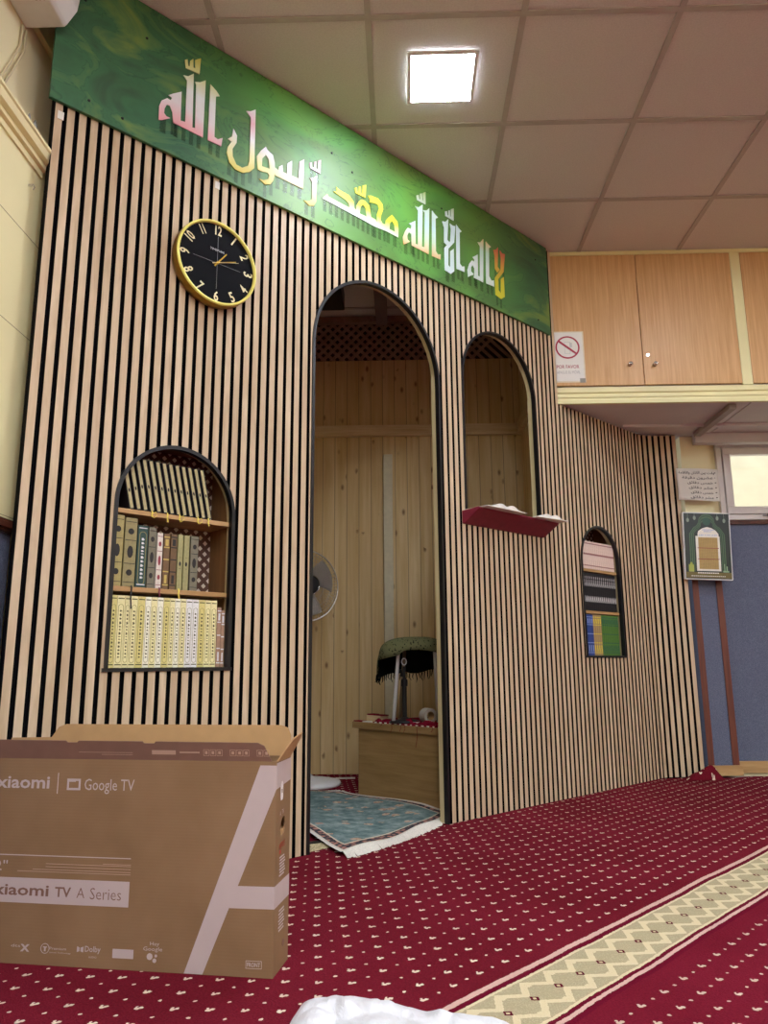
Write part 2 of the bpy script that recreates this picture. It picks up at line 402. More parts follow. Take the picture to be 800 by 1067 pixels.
# thin panel joints on the lower left wall
m = MB()
for z in (1.13, 1.72, 2.05): m.box(-1.2, -1.1992, YB, 2.25, z, z+.002)
struct(m.build('trim_6', plain('joint line', '#a79a72', .8)))
m = MB().box(-1.2, -1.186, 2.146, 2.149, 2.215, 2.218).tube([(-1.2, 2.147, 2.22), (-1.185, 2.149, 2.222), (-1.181, 2.151, 2.212), (-1.186, 2.152, 2.205)], .0022, 6)
tag(m.build('wall_hook', 'chrome'), 'small bent metal hook on the cream panelled wall left of the slats', 'hook')
# rear and right walls (behind the viewer and off to the right)
struct(MB().box(XL-.12, XR+.1, YB-.12, YB, -.02, H).build('wall_back', 'creamwall'))
struct(MB().box(XR, XR+.12, YB, 5.1, -.02, H).build('wall_right', 'creamwall'))

# ------------------------------------------------------------------ slatted wall with its openings
OP = [dict(L=-1.298, R=-.853, b=.672, sp=1.213, top=1.437), dict(L=-.5, R=.265, b=-.02, sp=2.02, top=2.402),
      dict(L=.436, R=1.047, b=1.40, sp=2.11, top=2.424), dict(L=1.415, R=1.822, b=.718, sp=1.262, top=1.472)]
def topz(o, s):
    c = (o['L']+o['R'])/2; r = (o['R']-o['L'])/2; q = max(0, 1-((s-c)/r)**2)
    return o['sp']+(o['top']-o['sp'])*math.sqrt(q)
def breaks(a, b, step):
    B = {a, b}
    for o in OP:
        for e in (o['L'], o['R']):
            if a < e < b: B.add(e)
        lo, hi = max(a, o['L']), min(b, o['R'])
        if hi > lo:
            k = max(1, int((hi-lo)/step+.5))
            for i in range(k+1): B.add(lo+(hi-lo)*i/k)
    B = sorted(B); return [x for i, x in enumerate(B) if i == 0 or x-B[i-1] > 1e-5]
def column(m, a, b, yf, yb_, z0, z1, mi=0, mj=None, left=False, right=False, mback=None):
    mid = (a+b)/2; mj = mi if mj is None else mj; mback = mi if mback is None else mback
    segs = [((z0, z0), (z1, z1))]
    for o in OP:
        if o['L'] < mid < o['R']:
            segs = [((z0, z0), (o['b'], o['b'])), ((topz(o, a), topz(o, b)), (z1, z1))]
            if o['b'] <= z0: segs = segs[1:]
    for (la, lb), (ha, hb) in segs:
        m.quad((a, yf, la), (b, yf, lb), (b, yf, hb), (a, yf, ha), mi)
        m.quad((b, yb_, lb), (a, yb_, la), (a, yb_, ha), (b, yb_, hb), mback)
        m.quad((a, yf, la), (a, yb_, la), (b, yb_, lb), (b, yf, lb), mj); m.quad((a, yf, ha), (b, yf, hb), (b, yb_, hb), (a, yb_, ha), mj)
        ms = mi if mback != mi else mj
        if left: m.quad((a, yf, la), (a, yf, ha), (a, yb_, ha), (a, yb_, la), ms)
        if right: m.quad((b, yf, lb), (b, yb_, lb), (b, yb_, hb), (b, yf, hb), ms)
SL = MB(); p = -1.592
while p < 2.125:
    a, b = p, p+.0247; z1 = H-.004 if b < 1.295 else 2.158
    B = breaks(a, b, .0085)
    for i in range(len(B)-1): column(SL, B[i], B[i+1], 0, .0175, 0, z1, 0, 1, left=(i == 0), right=(i == len(B)-2))
    p += .04
arc = []; L0 = 2.133
d = p-L0
while d < .29:
    if d < .1424: ph = max(d, 0)/.2; c = (L0+.2*math.sin(ph), -.2*(1-math.cos(ph))); hd = -ph
    else: e = d-.1424; c = (L0+.1307+e*math.cos(.712), -.0486-e*math.sin(.712)); hd = -.712
    M_ = Matrix.Translation((c[0], c[1], 0)) @ Matrix.Rotation(hd, 4, 'Z'); SL.box(0, .0247, 0.0004, .0175, 0, 2.158, 1, M_); SL.box(0, .0247, 0, .0004, 0, 2.158, 0, M_); d += .04
slats = struct(wbuild(SL, 'wall_front', ['oak', 'slatside']))
# felt-covered core
CO = MB(); B = breaks(-1.5915, 2.133, .0085)
for i in range(len(B)-1):
    z1 = H-.002 if B[i+1] < 1.3 else 2.16
    column(CO, B[i], B[i+1], .018, .045, -.02, z1, 0, 1, left=(i == 0), right=(i == len(B)-2), mback=1)
for o in OP:
    for e in (o['L'], o['R']): CO.quad((e, .018, o['b']), (e, .045, o['b']), (e, .045, o['sp']), (e, .018, o['sp']), 1)
pts_f, pts_b = [], []
for i in range(9):
    ph = .712*i/8; pts_f.append((L0+.2*math.sin(ph)+.018*math.sin(ph), -.2*(1-math.cos(ph))+.018*math.cos(ph)))
e = .155; pts_f.append((L0+.1307+.018*math.sin(.712)+e*math.cos(.712), -.0486+.018*math.cos(.712)-e*math.sin(.712)))
pts_b = [(q[0]+.03, q[1]+.04) for q in pts_f[::-1]]
CO.prism(pts_f+pts_b, -.02, 2.16, 'z', 0)
core = wbuild(CO, 'felt_backing', ['felt', 'jamb']); core.parent = slats; core.location = (0, 0, 0); core.rotation_euler = (0, 0, 0)
# black edging around each opening
def edging(o, name, y0=-.006, y1=.017, th=.013, closed=False):
    m = MB(); prof = []
    c = (o['L']+o['R'])/2; r = (o['R']-o['L'])/2; n = 36
    pts = [(o['L'], max(o['b'], 0))]+[(c-r*math.cos(PI*i/n), o['sp']+(o['top']-o['sp'])*math.sin(PI*i/n)) for i in range(n+1)]+[(o['R'], max(o['b'], 0))]
    def off(i, d):
        a = Vector(pts[max(i-1, 0)]); b = Vector(pts[min(i+1, len(pts)-1)]); t_ = (b-a).normalized(); return (pts[i][0]-t_.y*d*-1*-1, pts[i][1]+t_.x*d)
    rows = []
    for i in range(len(pts)):
        q = off(i, th*.3); w_ = off(i, -th*.7); rows.append([(q[0], y0, q[1]), (q[0], y1, q[1]), (w_[0], y1, w_[1]), (w_[0], y0, w_[1])])
    v = [x for r_ in rows for x in r_]; f = []
    for i in range(len(rows)-1):
        for j in range(4): f.append((i*4+j, i*4+(j+1) % 4, (i+1)*4+(j+1) % 4, (i+1)*4+j))
    f += [(0, 1, 2, 3), tuple(len(v)-4+j for j in (3, 2, 1, 0))]
    m.add(v, f)
    if closed: m.box(o['L']-.01, o['R']+.01, y0, y1, o['b']-.008, o['b']+.004)
    ob = m.build(name, 'blackedge'); ob.parent = slats; return ob
for i, o in enumerate(OP): edging(o, 'arch_edging', closed=(i in (0, 3)))
# raw jamb board inside the doorway and the window arch (right-hand side)
for o, z0, z1 in ((OP[1], 0, 2.06), (OP[2], 1.41, 2.13)):
    ob = MB().box(o['R']-.006, o['R']+.012, .018, .046, z0, z1, 0).build('jamb_board', 'jamb'); ob.parent = slats

# little white price stickers at slat tops
for s_, z_, lab in ((-1.583, 2.525, 'tiny white sticker on the top of the leftmost slat under the banner'), (-.985, 2.54, 'tiny white sticker on a slat top above the clock')):
    tag(wbuild(MB().box(s_, s_+.02, -.0016, -.0002, z_-.03, z_), 'sticker', 'paper'), lab, 'sticker')

# ------------------------------------------------------------------ mihrab room behind the arch
PX = .84
struct(MB().box(XL, PX+.06, 5.0, 5.05, -.02, 2.80, 0).box(XL, PX+.06, 5.06, 5.1, 2.80, H, 1).build('wall_mihrab_back', ['pine', 'darkvoid']))
struct(MB().box(PX, PX+.05, 4.19, 5.0, -.02, H).build('wall_mihrab_side', 'pine_side'))
struct(MB().box(XL, PX, 4.965, 4.999, 2.232, 2.31).box(PX-.035, PX, 4.25, 4.965, 2.232, 2.31).build('trim_7', 'pine_plain', bevel=.003))
struct(MB().box(XL, PX, 4.955, 4.999, 3.075, 3.12).build('trim_8', 'latticewood'))
m = MB(); z0, z1, wl = 2.80, 3.08, .021
for k_, y_ in ((1, 4.985), (-1, 4.992)):
    x = XL-.3
    while x < PX:
        a, b = (x, x+.28) if k_ > 0 else (x+.28, x)
        A_ = [(a, z0), (a+wl*1.414, z0), (b+wl*1.414, z1), (b, z1)]
        if min(a, b) > XL and max(a, b)+.04 < PX: m.prism(A_, y_, y_+.006, 'y')
        x += .066
struct(m.build('trim_9', 'latticewood'))
struct(MB().box(-.16, -.08, 3.72, 4.95, H-.085, H-.006).box(XL, PX-.002, 4.2, 4.24, H-.06, H-.007).build('trim_10', 'purpledark'))
tag(MB().box(-.66, -.36, 4.32, 4.62, H-.13, H-.01).build('junction_box', 'black', bevel=.005), 'dark box fixed to the ceiling behind the tall arch', 'box')
tag(MB().box(-.118, -.056, 4.972, 4.999, .02, 2.10).build('cable_trunking', 'trunk', bevel=.003), 'pale vertical cable trunking on the knotty pine wall', 'trunking')

# ------------------------------------------------------------------ far wall on the right, pillar, window
FY = 4.98
WX0, WX1, WZ0, WZ1 = 2.15, 3.55, 1.62, 2.13
m = MB()
m.box(1.72, WX0, FY, FY+.2, 1.60, 2.30, 0).box(WX1, XR, FY, FY+.2, 1.60, 2.30, 0).box(WX0, WX1, FY, FY+.2, WZ1, 2.30, 0)
m.box(1.72, XR, FY, FY+.2, -.02, 1.60, 0).box(WX0, WX1, FY, FY+.2, 1.60, WZ0, 0)
m.box(.95, XR, FY, FY+.2, 2.30, H, 0)
struct(m.build('wall_far', 'creamwall'))
struct(MB().box(1.74, XR, FY-.012, FY-.001, 0, 1.578).build('trim_11', 'bluefelt'))
m = MB().box(2.06, XR, FY-.03, FY-.001, 1.578, 1.592).box(2.06, XR, FY-.022, FY-.001, 1.592, 1.606); struct(m.build('trim_12', 'darkwood', bevel=.002))
struct(MB().box(2.06, XR, FY-.026, FY-.013, 0, .072).build('baseboard_far', 'shelfwood', bevel=.002))
pl = MB().box(1.87, 2.055, 4.87, 4.967, 0, 1.5, 1).box(1.87, 2.055, 4.87, 4.967, 1.5, 2.163, 0)
struct(pl.build('wall_pillar', ['creamwall', 'bluefelt']))
struct(MB().box(1.868, 1.905, 4.861, 4.869, .0, 1.5).box(2.018, 2.057, 4.861, 4.869, .0, 1.5).build('trim_13', 'redwood'))
struct(MB().box(1.858, 2.068, 4.842, 4.86, 0, .06).build('baseboard_pillar', 'shelfwood', bevel=.002))
# window
wf = MB(); y0, y1 = FY-.03, FY+.02
def frame(m, x0, x1, z0, z1, t_, y0, y1, mi=0):
    m.box(x0, x1, y0, y1, z0, z0+t_, mi).box(x0, x1, y0, y1, z1-t_, z1, mi).box(x0, x0+t_, y0, y1, z0+t_, z1-t_, mi).box(x1-t_, x1, y0, y1, z0+t_, z1-t_, mi)
frame(wf, WX0-.012, WX1+.012, WZ0-.012, WZ1+.012, .035, y0, y1)
win = struct(wf.build('window_1', 'whiteframe', bevel=.003))
sa = MB(); frame(sa, WX0+.026, WX1-.026, WZ0+.026, WZ1-.026, .05, FY-.042, FY+.005); sa.box(2.83, 2.90, FY-.042, FY+.005, WZ0+.07, WZ1-.07)
sa = sa.build('window_sash', 'whiteframe', bevel=.003); sa.parent = win
gl_ = MB().box(WX0+.07, WX1-.07, FY-.012, FY-.008, WZ0+.07, WZ1-.07).build('window_pane', 'glass'); gl_.parent = win
hd = MB().box(2.40, 2.47, FY-.052, FY-.043, WZ0+.008, WZ0+.016).box(2.43, 2.437, FY-.056, FY-.043, WZ0+.004, WZ0+.024).build('window_latch', plain('grey latch', '#6a6664', .4)); hd.parent = win
# what is seen outside: a pale rendered wall with two slack cables
m = MB().box(.5, 6.5, 6.4, 6.5, 0, 2.60, 0).box(.5, 6.5, 6.36, 6.52, 2.60, 2.68, 1); struct(m.build('wall_outside', [plain('pale yellow outside render', '#f4efdd', .85, 0, .06, 5), plain('grey coping', '#8a8892', .8, 0, .3, 30)]))
tag(MB().tube([(2.2+.25*i, 6.32, 2.46-.02*math.sin(i*.8)) for i in range(12)], .004, 5).tube([(3.35, 6.33, 1.6+.1*i) for i in range(11)], .004, 5).build('outdoor_cable', plain('grey cable', '#b5a98c', .6)), 'thin slack cables on the pale wall outside the window', 'cable')

# ------------------------------------------------------------------ overhead cupboards
CY = 4.185
WALLP = wp(2.10, .012, 0)
body = [(.965, CY+.012), (3.35, CY+.012), (3.35, 4.97), (1.72, 4.97), (1.72, 4.775), (1.66, 4.765), (WALLP.x, WALLP.y-.004)]
cab = thing('wall_cabinet', 'pale oak overhead cabinet with two knobbed doors and a no-phone notice', 'cabinet', (1.45, CY, 2.165))
def lb(m, name, mats, parent, base, **k):
    m.v = [(x-base[0], y-base[1], z-base[2]) for x, y, z in m.v]; return m.build(name, mats, parent, **k)
cb = (1.45, CY, 2.165)
body1 = [(.965, CY+.012), (2.05, CY+.012), (2.05, 4.955), (.965, 4.955)]
lb(MB().prism(body1, 2.168, 3.118, 'z'), 'body', 'soffit', cab, cb)
def knob(x, z, base, par):
    M_ = Matrix.Translation((x-base[0], CY-.012-base[1], z-base[2])) @ Matrix.Rotation(PI/2, 4, 'X')
    return MB().lathe([(0, 0), (.011, 0), (.006, .004), (.005, .014), (.012, .020), (.013, .026), (.009, .031), (0, .032)], 20, M_).build('knob', 'chrome', par, smooth=True)
d1 = lb(MB().box(.90, 1.431, CY-.012, CY+.008, 2.272, 3.105), 'door', 'cabinet', cab, cb, bevel=.002)
d2 = lb(MB().box(1.435, 1.998, CY-.012, CY+.008, 2.272, 3.105), 'door', 'cabinet', cab, cb, bevel=.002)
knob(1.352, 2.395, cb, d1); knob(1.497, 2.393, cb, d2)
M_ = Matrix.Translation((1.463-cb[0], CY-.012-cb[1], 2.455-cb[2])) @ Matrix.Rotation(PI/2, 4, 'X')
MB().lathe([(0, 0), (.011, 0), (.011, .004), (.009, .005), (0, .005)], 18, M_).build('lock', 'chrome', d2)
lb(MB().box(1.998, 2.056, CY-.016, CY+.008, 2.262, 3.118), 'stile', 'creamtrim', cab, cb)
cb2 = (2.7, CY, 2.165)
cab2 = thing('wall_cabinet', 'second overhead oak cabinet, cut off by the right edge', 'cabinet', cb2)
lb(MB().box(2.058, 3.35, CY+.012, 4.955, 2.168, 3.118), 'body', 'soffit', cab2, cb2)
lb(MB().box(2.060, 2.66, CY-.012, CY+.008, 2.272, 3.105), 'door', 'cabinet', cab2, cb2, bevel=.002)
lb(MB().box(2.665, 3.29, CY-.012, CY+.008, 2.272, 3.105), 'door', 'cabinet', cab2, cb2, bevel=.002)
m = MB(); prof = [(0, 0), (-.022, 0), (-.022, .022), (-.016, .026), (-.016, .034), (-.021, .038), (-.021, .05), (-.015, .054), (-.015, .062), (-.024, .068), (-.024, .098), (0, .1)]
m.prism([(CY-.0+p_[0], 2.158+p_[1]) for p_ in prof], .895, 3.4, 'x'); struct(m.build('trim_14', 'creamtrim'))
struct(MB().box(.90, 3.4, CY-.02, CY+.008, 3.105, 3.127).build('trim_15', 'creamtrim'))
struct(MB().box(1.42, 3.35, 4.60, 4.62, 2.150, 2.167).box(1.42, 1.9, 4.62, 4.72, 2.160, 2.167).build('trim_16', 'soffit'))
struct(MB().box(1.95, 3.35, 4.80, 4.86, 2.10, 2.167).build('trim_17', 'soffit'))
tag(MB().box(1.93, 1.975, 4.23, 4.78, 2.135, 2.166).build('cable_duct', plain('grey brown duct', '#9c8d84', .5), bevel=.003), 'slanting brownish cable duct under the overhead cabinets', 'cable duct')

# notice on the cabinet door
nb = (.995, CY-.0125, 2.30)
ns = thing('notice', 'white no-phone notice with a red prohibition circle taped to the cabinet door', 'sign', nb)
MB().box(-.095, .09, -.003, 0, 0, .305).build('sheet', 'paper', ns)
MB().box(-.1, .098, -.0008, .0, -.008, .312).build('plastic_sleeve', plain('yellowed sleeve', '#ddd2b4', .3), ns)
rd = MB(); n_ = 40; R1, R2, cz = .062, .071, .21
rd.holed([[(R2*math.cos(2*PI*i/n_), cz+R2*math.sin(2*PI*i/n_)) for i in range(n_)], [(R1*math.cos(2*PI*i/n_), cz+R1*math.sin(2*PI*i/n_)) for i in range(n_)]], -.0042, -.0031)
rd.prism([(-.053, cz+.035), (-.047, cz+.045), (.053, cz-.035), (.047, cz-.045)], -.0044, -.0031, 'y')
rd.build('prohibition_circle', plain('crimson print', '#a82c44', .6), ns)
ph = MB(); frame(ph, -.018, .016, cz-.04, cz+.035, .003, -.0038, -.0031); ph.box(.016, .028, -.0038, -.0031, cz+.0, cz+.03)
ph.build('phone_pictogram', plain('faded grey print', '#c9c9c6', .6), ns)
MB().text('POR FAVOR', -.07, .062, .078, .1, -.0034, thick=.01).build('lettering', plain('crimson letters', '#a82c44', .6), ns)
MB().text('APAGUE SU MÓVIL', -.07, .066, .045, .068, -.0034).build('lettering', plain('grey letters', '#a5a5a5', .6), ns)
MB().box(.062, .095, -.0052, -.0045, -.012, .015).build('tape', plain('grey tape', '#8f8c80', .3), ns)

# ------------------------------------------------------------------ led ceiling lights
def led(x, y, lab, r=.13):
    t = thing('ceiling_light', lab, 'ceiling light', (x, y, H), 0, 'square led ceiling lights')
    q = r+.016; f = MB().box(-q, q, -q, -r, -.008, .0).box(-q, q, r, q, -.008, 0).box(-q, -r, -r, r, -.008, 0).box(r, q, -r, r, -.008, 0)
    f.build('frame', 'white', t); MB().box(-r, r, -r, r, -.006, -.002).build('diffuser', 'led', t)
for i in range(3):
    for j in range(5):
        led(.195+1.8*i, 2.760-1.8*j, 'square white led panel glowing in the tiled ceiling' if i == 0 and j == 0 else 'unseen square led panel outside the framed view, rear rows added to light the room', .13 if j < 2 else .235)  # unseen rear rows added and enlarged so more light reaches the pine room
WORDS = '''{'a':[[[(-1.146,2.98),(-1.136,2.988),(-1.131,2.961),(-1.125,2.962),(-1.124,2.989),(-1.112,3.005),(-1.11,2.967),(-1.102,2.967),(-1.104,3.004),(-1.08,3.027),(-1.083,2.953),(-1.141,2.946)]],[[(-1.237,2.665),(-1.238,2.724),(-1.23,2.751),(-1.209,2.773),(-1.195,2.771),(-1.19,2.786),(-1.204,2.789),(-1.187,2.805),(-1.153,2.833),(-1.151,2.698),(-1.18,2.684),(-1.185,2.725),(-1.197,2.747),(-1.209,2.745),(-1.217,2.723),(-1.218,2.704),(-1.208,2.695),(-1.193,2.696),(-1.224,2.671)]],[[(-1.149,2.909),(-1.13,2.915),(-1.107,2.941),(-1.102,2.705),(-1.09,2.707),(-1.094,2.899),(-1.1,2.908),(-1.079,2.918),(-1.055,2.941),(-1.056,2.685),(-1.18,2.684),(-1.151,2.708),(-1.132,2.712),(-1.133,2.894)]],[[(-1.034,2.936),(-1.007,2.921),(-.991,2.906),(-1.008,2.896),(-1.007,2.713),(-.992,2.71),(-.971,2.727),(-.976,2.688),(-1.035,2.685)]]],'b':[[[(-.867,2.907),(-.849,2.915),(-.824,2.938),(-.822,2.665),(-.844,2.637),(-.875,2.618),(-.91,2.617),(-.937,2.636),(-.95,2.673),(-.946,2.701),(-.93,2.732),(-.948,2.735),(-.929,2.756),(-.924,2.794),(-.907,2.771),(-.908,2.737),(-.925,2.702),(-.923,2.67),(-.905,2.641),(-.878,2.64),(-.852,2.662),(-.846,2.687),(-.846,2.887)]],[[(-.806,2.668),(-.812,2.726),(-.791,2.764),(-.77,2.792),(-.761,2.78),(-.734,2.769),(-.724,2.738),(-.722,2.689),(-.729,2.653),(-.742,2.629),(-.769,2.616),(-.798,2.628),(-.775,2.633),(-.754,2.648),(-.75,2.667),(-.758,2.675),(-.788,2.667)],[(-.786,2.692),(-.785,2.728),(-.769,2.753),(-.755,2.741),(-.749,2.699)]],[[(-.722,2.681),(-.723,2.716),(-.706,2.713),(-.704,2.73),(-.685,2.748),(-.682,2.716),(-.662,2.717),(-.661,2.767),(-.637,2.791),(-.638,2.72),(-.603,2.723),(-.599,2.805),(-.574,2.829),(-.577,2.683)]],[[(-.545,2.827),(-.533,2.835),(-.53,2.813),(-.522,2.815),(-.52,2.844),(-.509,2.852),(-.509,2.816),(-.501,2.818),(-.499,2.859),(-.483,2.872),(-.485,2.801),(-.543,2.802)]],[[(-.544,2.754),(-.524,2.763),(-.503,2.786),(-.507,2.655),(-.519,2.629),(-.542,2.619),(-.573,2.632),(-.545,2.64),(-.53,2.656),(-.529,2.738)]]],'c':[[[(-.412,2.749),(-.393,2.758),(-.395,2.78),(-.377,2.773),(-.32,2.772),(-.294,2.752),(-.289,2.718),(-.274,2.716),(-.279,2.683),(-.473,2.686),(-.447,2.721),(-.437,2.711),(-.32,2.709),(-.322,2.727),(-.339,2.738)]],[[(-.279,2.683),(-.278,2.738),(-.261,2.768),(-.244,2.785),(-.226,2.786),(-.198,2.773),(-.188,2.719),(-.159,2.718),(-.163,2.679)],[(-.257,2.707),(-.253,2.741),(-.238,2.761),(-.221,2.749),(-.215,2.709)]],[[(-.207,2.821),(-.186,2.831),(-.143,2.836),(-.115,2.818),(-.111,2.791),(-.125,2.754),(-.128,2.731),(-.116,2.717),(-.085,2.72),(-.092,2.687),(-.163,2.679),(-.159,2.718),(-.149,2.707),(-.151,2.747),(-.137,2.786),(-.144,2.803),(-.168,2.8),(-.196,2.792),(-.193,2.807)]],[[(-.092,2.687),(-.098,2.713),(-.094,2.743),(-.074,2.768),(-.054,2.789),(-.038,2.779),(-.018,2.767),(-.012,2.732),(-.014,2.685)],[(-.072,2.706),(-.069,2.737),(-.054,2.756),(-.039,2.742),(-.035,2.706)]],[[(-.288,2.824),(-.274,2.833),(-.272,2.812),(-.264,2.812),(-.262,2.844),(-.25,2.848),(-.249,2.813),(-.242,2.814),(-.24,2.859),(-.217,2.873),(-.222,2.803),(-.283,2.8)]]],'d':[[[(.116,2.971),(.131,2.98),(.135,2.957),(.144,2.959),(.142,2.992),(.156,3.0),(.157,2.961),(.164,2.963),(.163,3.006),(.181,3.02),(.179,2.949),(.15,2.947),(.119,2.947)]],[[(.022,2.663),(.018,2.701),(.034,2.741),(.051,2.765),(.072,2.765),(.077,2.788),(.06,2.792),(.104,2.825),(.103,2.692),(.077,2.69),(.076,2.742),(.059,2.745),(.046,2.721),(.048,2.701),(.064,2.695),(.041,2.677)]],[[(.105,2.906),(.127,2.909),(.158,2.938),(.147,2.703),(.166,2.705),(.173,2.901),(.16,2.908),(.185,2.917),(.206,2.939),(.194,2.679),(.077,2.681),(.077,2.69),(.103,2.699),(.12,2.701),(.125,2.89)]],[[(.226,2.935),(.246,2.922),(.269,2.914),(.25,2.9),(.247,2.717),(.262,2.704),(.281,2.713),(.28,2.684),(.219,2.68)]]],'e':[[[(.325,2.974),(.339,2.981),(.341,2.958),(.35,2.961),(.351,2.99),(.361,2.996),(.362,2.96),(.369,2.962),(.371,3.006),(.391,3.02),(.388,2.947),(.326,2.948)]],[[(.301,2.907),(.325,2.914),(.347,2.939),(.335,2.816),(.352,2.807),(.333,2.785),(.311,2.793),(.314,2.876)]],[[(.358,2.919),(.379,2.915),(.399,2.92),(.387,2.821),(.341,2.768),(.337,2.674),(.353,2.667),(.357,2.761),(.382,2.784),(.381,2.656),(.355,2.632),(.311,2.638),(.312,2.761),(.359,2.819),(.366,2.889)]],[[(.407,2.933),(.428,2.919),(.449,2.91),(.432,2.896),(.427,2.717),(.443,2.706),(.463,2.715),(.462,2.683),(.401,2.679)]]],'f':[[[(.49,2.665),(.487,2.705),(.504,2.747),(.525,2.773),(.545,2.772),(.546,2.788),(.531,2.795),(.573,2.826),(.569,2.688),(.541,2.691),(.543,2.736),(.529,2.749),(.515,2.729),(.514,2.706),(.536,2.696),(.508,2.678)]],[[(.577,2.901),(.597,2.906),(.625,2.939),(.611,2.678),(.535,2.678),(.541,2.698),(.587,2.702),(.596,2.883)]],[[(.646,2.933),(.663,2.924),(.689,2.916),(.67,2.902),(.663,2.734),(.681,2.713),(.702,2.722),(.703,2.686),(.637,2.682)]]],'g':[[[(.71,2.908),(.732,2.917),(.75,2.939),(.74,2.818),(.758,2.806),(.738,2.783),(.717,2.796),(.719,2.876)]],[[(.765,2.927),(.782,2.915),(.809,2.92),(.79,2.804),(.741,2.744),(.74,2.678),(.76,2.665),(.766,2.753),(.791,2.776),(.791,2.655),(.761,2.633),(.713,2.642),(.714,2.743),(.766,2.809),(.773,2.878)]]]}'''
# ------------------------------------------------------------------ green calligraphy banner
words = eval(WORDS)
ban = wthing('calligraphy_banner', 'long green marbled banner with arabic calligraphy above the slatted wall', 'banner', 0, 0, 2.55)
bz = 2.55
MB().prism([(-1.617, .0), (1.215, .012), (1.215, .57), (-1.617, .57)], -.016, -.003, 'y').build('board', 'banner', ban)
cols = {'a': ['#e8a0a8', '#e6dfe2', '#e6ecec', '#dde0a0', '#cfc64e'], 'b': ['#d9c94a', '#e9e6a0', '#eef0f0', '#e8b6c0', '#eef2f2'], 'c': ['#d8ecd8', '#d6d83a', '#dcd83e', '#cfd040'],
        'd': ['#e8b070', '#d8e8d0', '#d4ecf0', '#dcefe6', '#cfe0a0'], 'e': ['#d8ecec', '#dfeeee', '#d8ecf0', '#d0dcc0'], 'f': ['#d8efe2', '#e6f0ee', '#c8e4d4', '#ddb060'], 'g': ['#d4d43c', '#d6cf3c', '#d89a4a', '#c9534e']}
for k_, polys in words.items():
    zs = [q[1] for p_ in polys for l in p_ for q in l]; m = MB(); ec = MB()
    for loops in polys:
        m.holed([[(q[0], q[1]-bz) for q in l] for l in loops], -.0195, -.0161)
    m.build('lettering', letter_mat('letters '+k_, min(zs)-bz, max(zs)-bz, cols[k_]), ban)
    for loops in polys:
        l = loops[0]; x0 = min(q[0] for q in l); x1 = max(q[0] for q in l)
        if x1-x0 < .012: continue
        n_ = max(2, int((x1-x0)/.03)); 
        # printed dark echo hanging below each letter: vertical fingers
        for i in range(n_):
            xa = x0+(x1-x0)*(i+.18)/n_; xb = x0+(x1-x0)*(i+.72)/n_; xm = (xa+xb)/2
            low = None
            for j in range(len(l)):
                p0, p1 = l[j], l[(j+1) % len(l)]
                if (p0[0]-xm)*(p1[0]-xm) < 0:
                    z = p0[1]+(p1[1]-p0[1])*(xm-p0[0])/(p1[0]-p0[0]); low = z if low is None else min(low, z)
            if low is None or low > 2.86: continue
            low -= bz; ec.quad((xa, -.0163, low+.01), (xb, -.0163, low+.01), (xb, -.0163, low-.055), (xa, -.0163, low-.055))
    if ec.v: 
        e_ = ec.build('printed_echo', 'echo_soft', ban)
for s_, z_ in ((-1.49, 2.605), (-1.37, 2.6), (-.42, 2.94), (-.3, 2.9), (-1.3, 2.98), (.3, 2.98), (1.1, 2.62), (1.1, 3.0), (-1.53, 2.99)):
    M_ = Matrix.Translation((s_, -.016, z_-bz)) @ Matrix.Rotation(PI/2, 4, 'X')
    MB().lathe([(0, .003), (.004, .0025), (.0055, 0)], 10, M_).build('screw', 'black', ban)

# ------------------------------------------------------------------ wall clock
ck = wthing('wall_clock', 'round gold-rimmed clock with black dial on the slatted wall', 'clock', -.988, 0, 2.166)
R = .168; RX = Matrix.Rotation(PI/2, 4, 'X')
MB().lathe([(0, .001), (R-.014, .001), (R-.004, .006), (R, .02), (R+.001, .045), (R-.001, .052)], 72, RX).build('case', metal('dark gold case', '#a5823a', .4), ck, smooth=True)
MB().lathe([(R-.0005, .050), (R-.001, .056), (R-.005, .058), (R-.010, .056), (R-.011, .046)], 72, RX).build('rim', 'goldpaint', ck, smooth=True)
MB().lathe([(0, .047), (R-.0105, .047), (R-.0105, .040), (0, .040)], 64, RX).build('dial', plain('black dial', '#0c0d11', .85, 0, .05, 30, .15), ck)
nm = MB()
for h in range(1, 13):
    a = PI/2-h*PI/6; rr = .134; cx, cz = rr*math.cos(a), rr*math.sin(a)
    ang = a-PI/2 if h not in (4, 5, 6, 7, 8) else a+PI/2
    w_, h_ = (.019, .040) if h < 10 else (.028, .040)
    if h == 1: w_ = .006
    if h == 11: w_ = .017
    ca, sa = math.cos(ang), math.sin(ang)
    nm.text(str(h), -w_/2, w_/2, -h_/2, h_/2, -.0478, map=lambda q, ca=ca, sa=sa, cx=cx, cz=cz: (cx+q[0]*ca-q[2]*sa, q[1], cz+q[0]*sa+q[2]*ca), thick=.02); nm.build('numeral', 'palegold', ck); nm = MB()
MB().text('TIMEPURE', -.032, .028, .048, .056, -.0477).build('brand_text', plain('small white text', '#d9d9d9', .5), ck)
MB().box(-.0006, .0006, -.0476, -.0471, -.105, .11).box(-.1, .1, -.0476, -.0471, -.0006, .0006).build('cross_lines', plain('grey fine lines', '#77797c', .5), ck)
def hand(name, ang, L_, w0, tail, y, mat_):
    a = math.radians(90-ang); c_, s_ = math.cos(a), math.sin(a)
    P = [(-tail, -w0*.8), (L_*.96, -w0*.6), (L_, 0), (L_*.96, w0*.6), (-tail, w0*.8)]
    MB().prism([(x*c_-z*s_, x*s_+z*c_) for x, z in P], y-.001, y, 'y').build(name, mat_, ck)
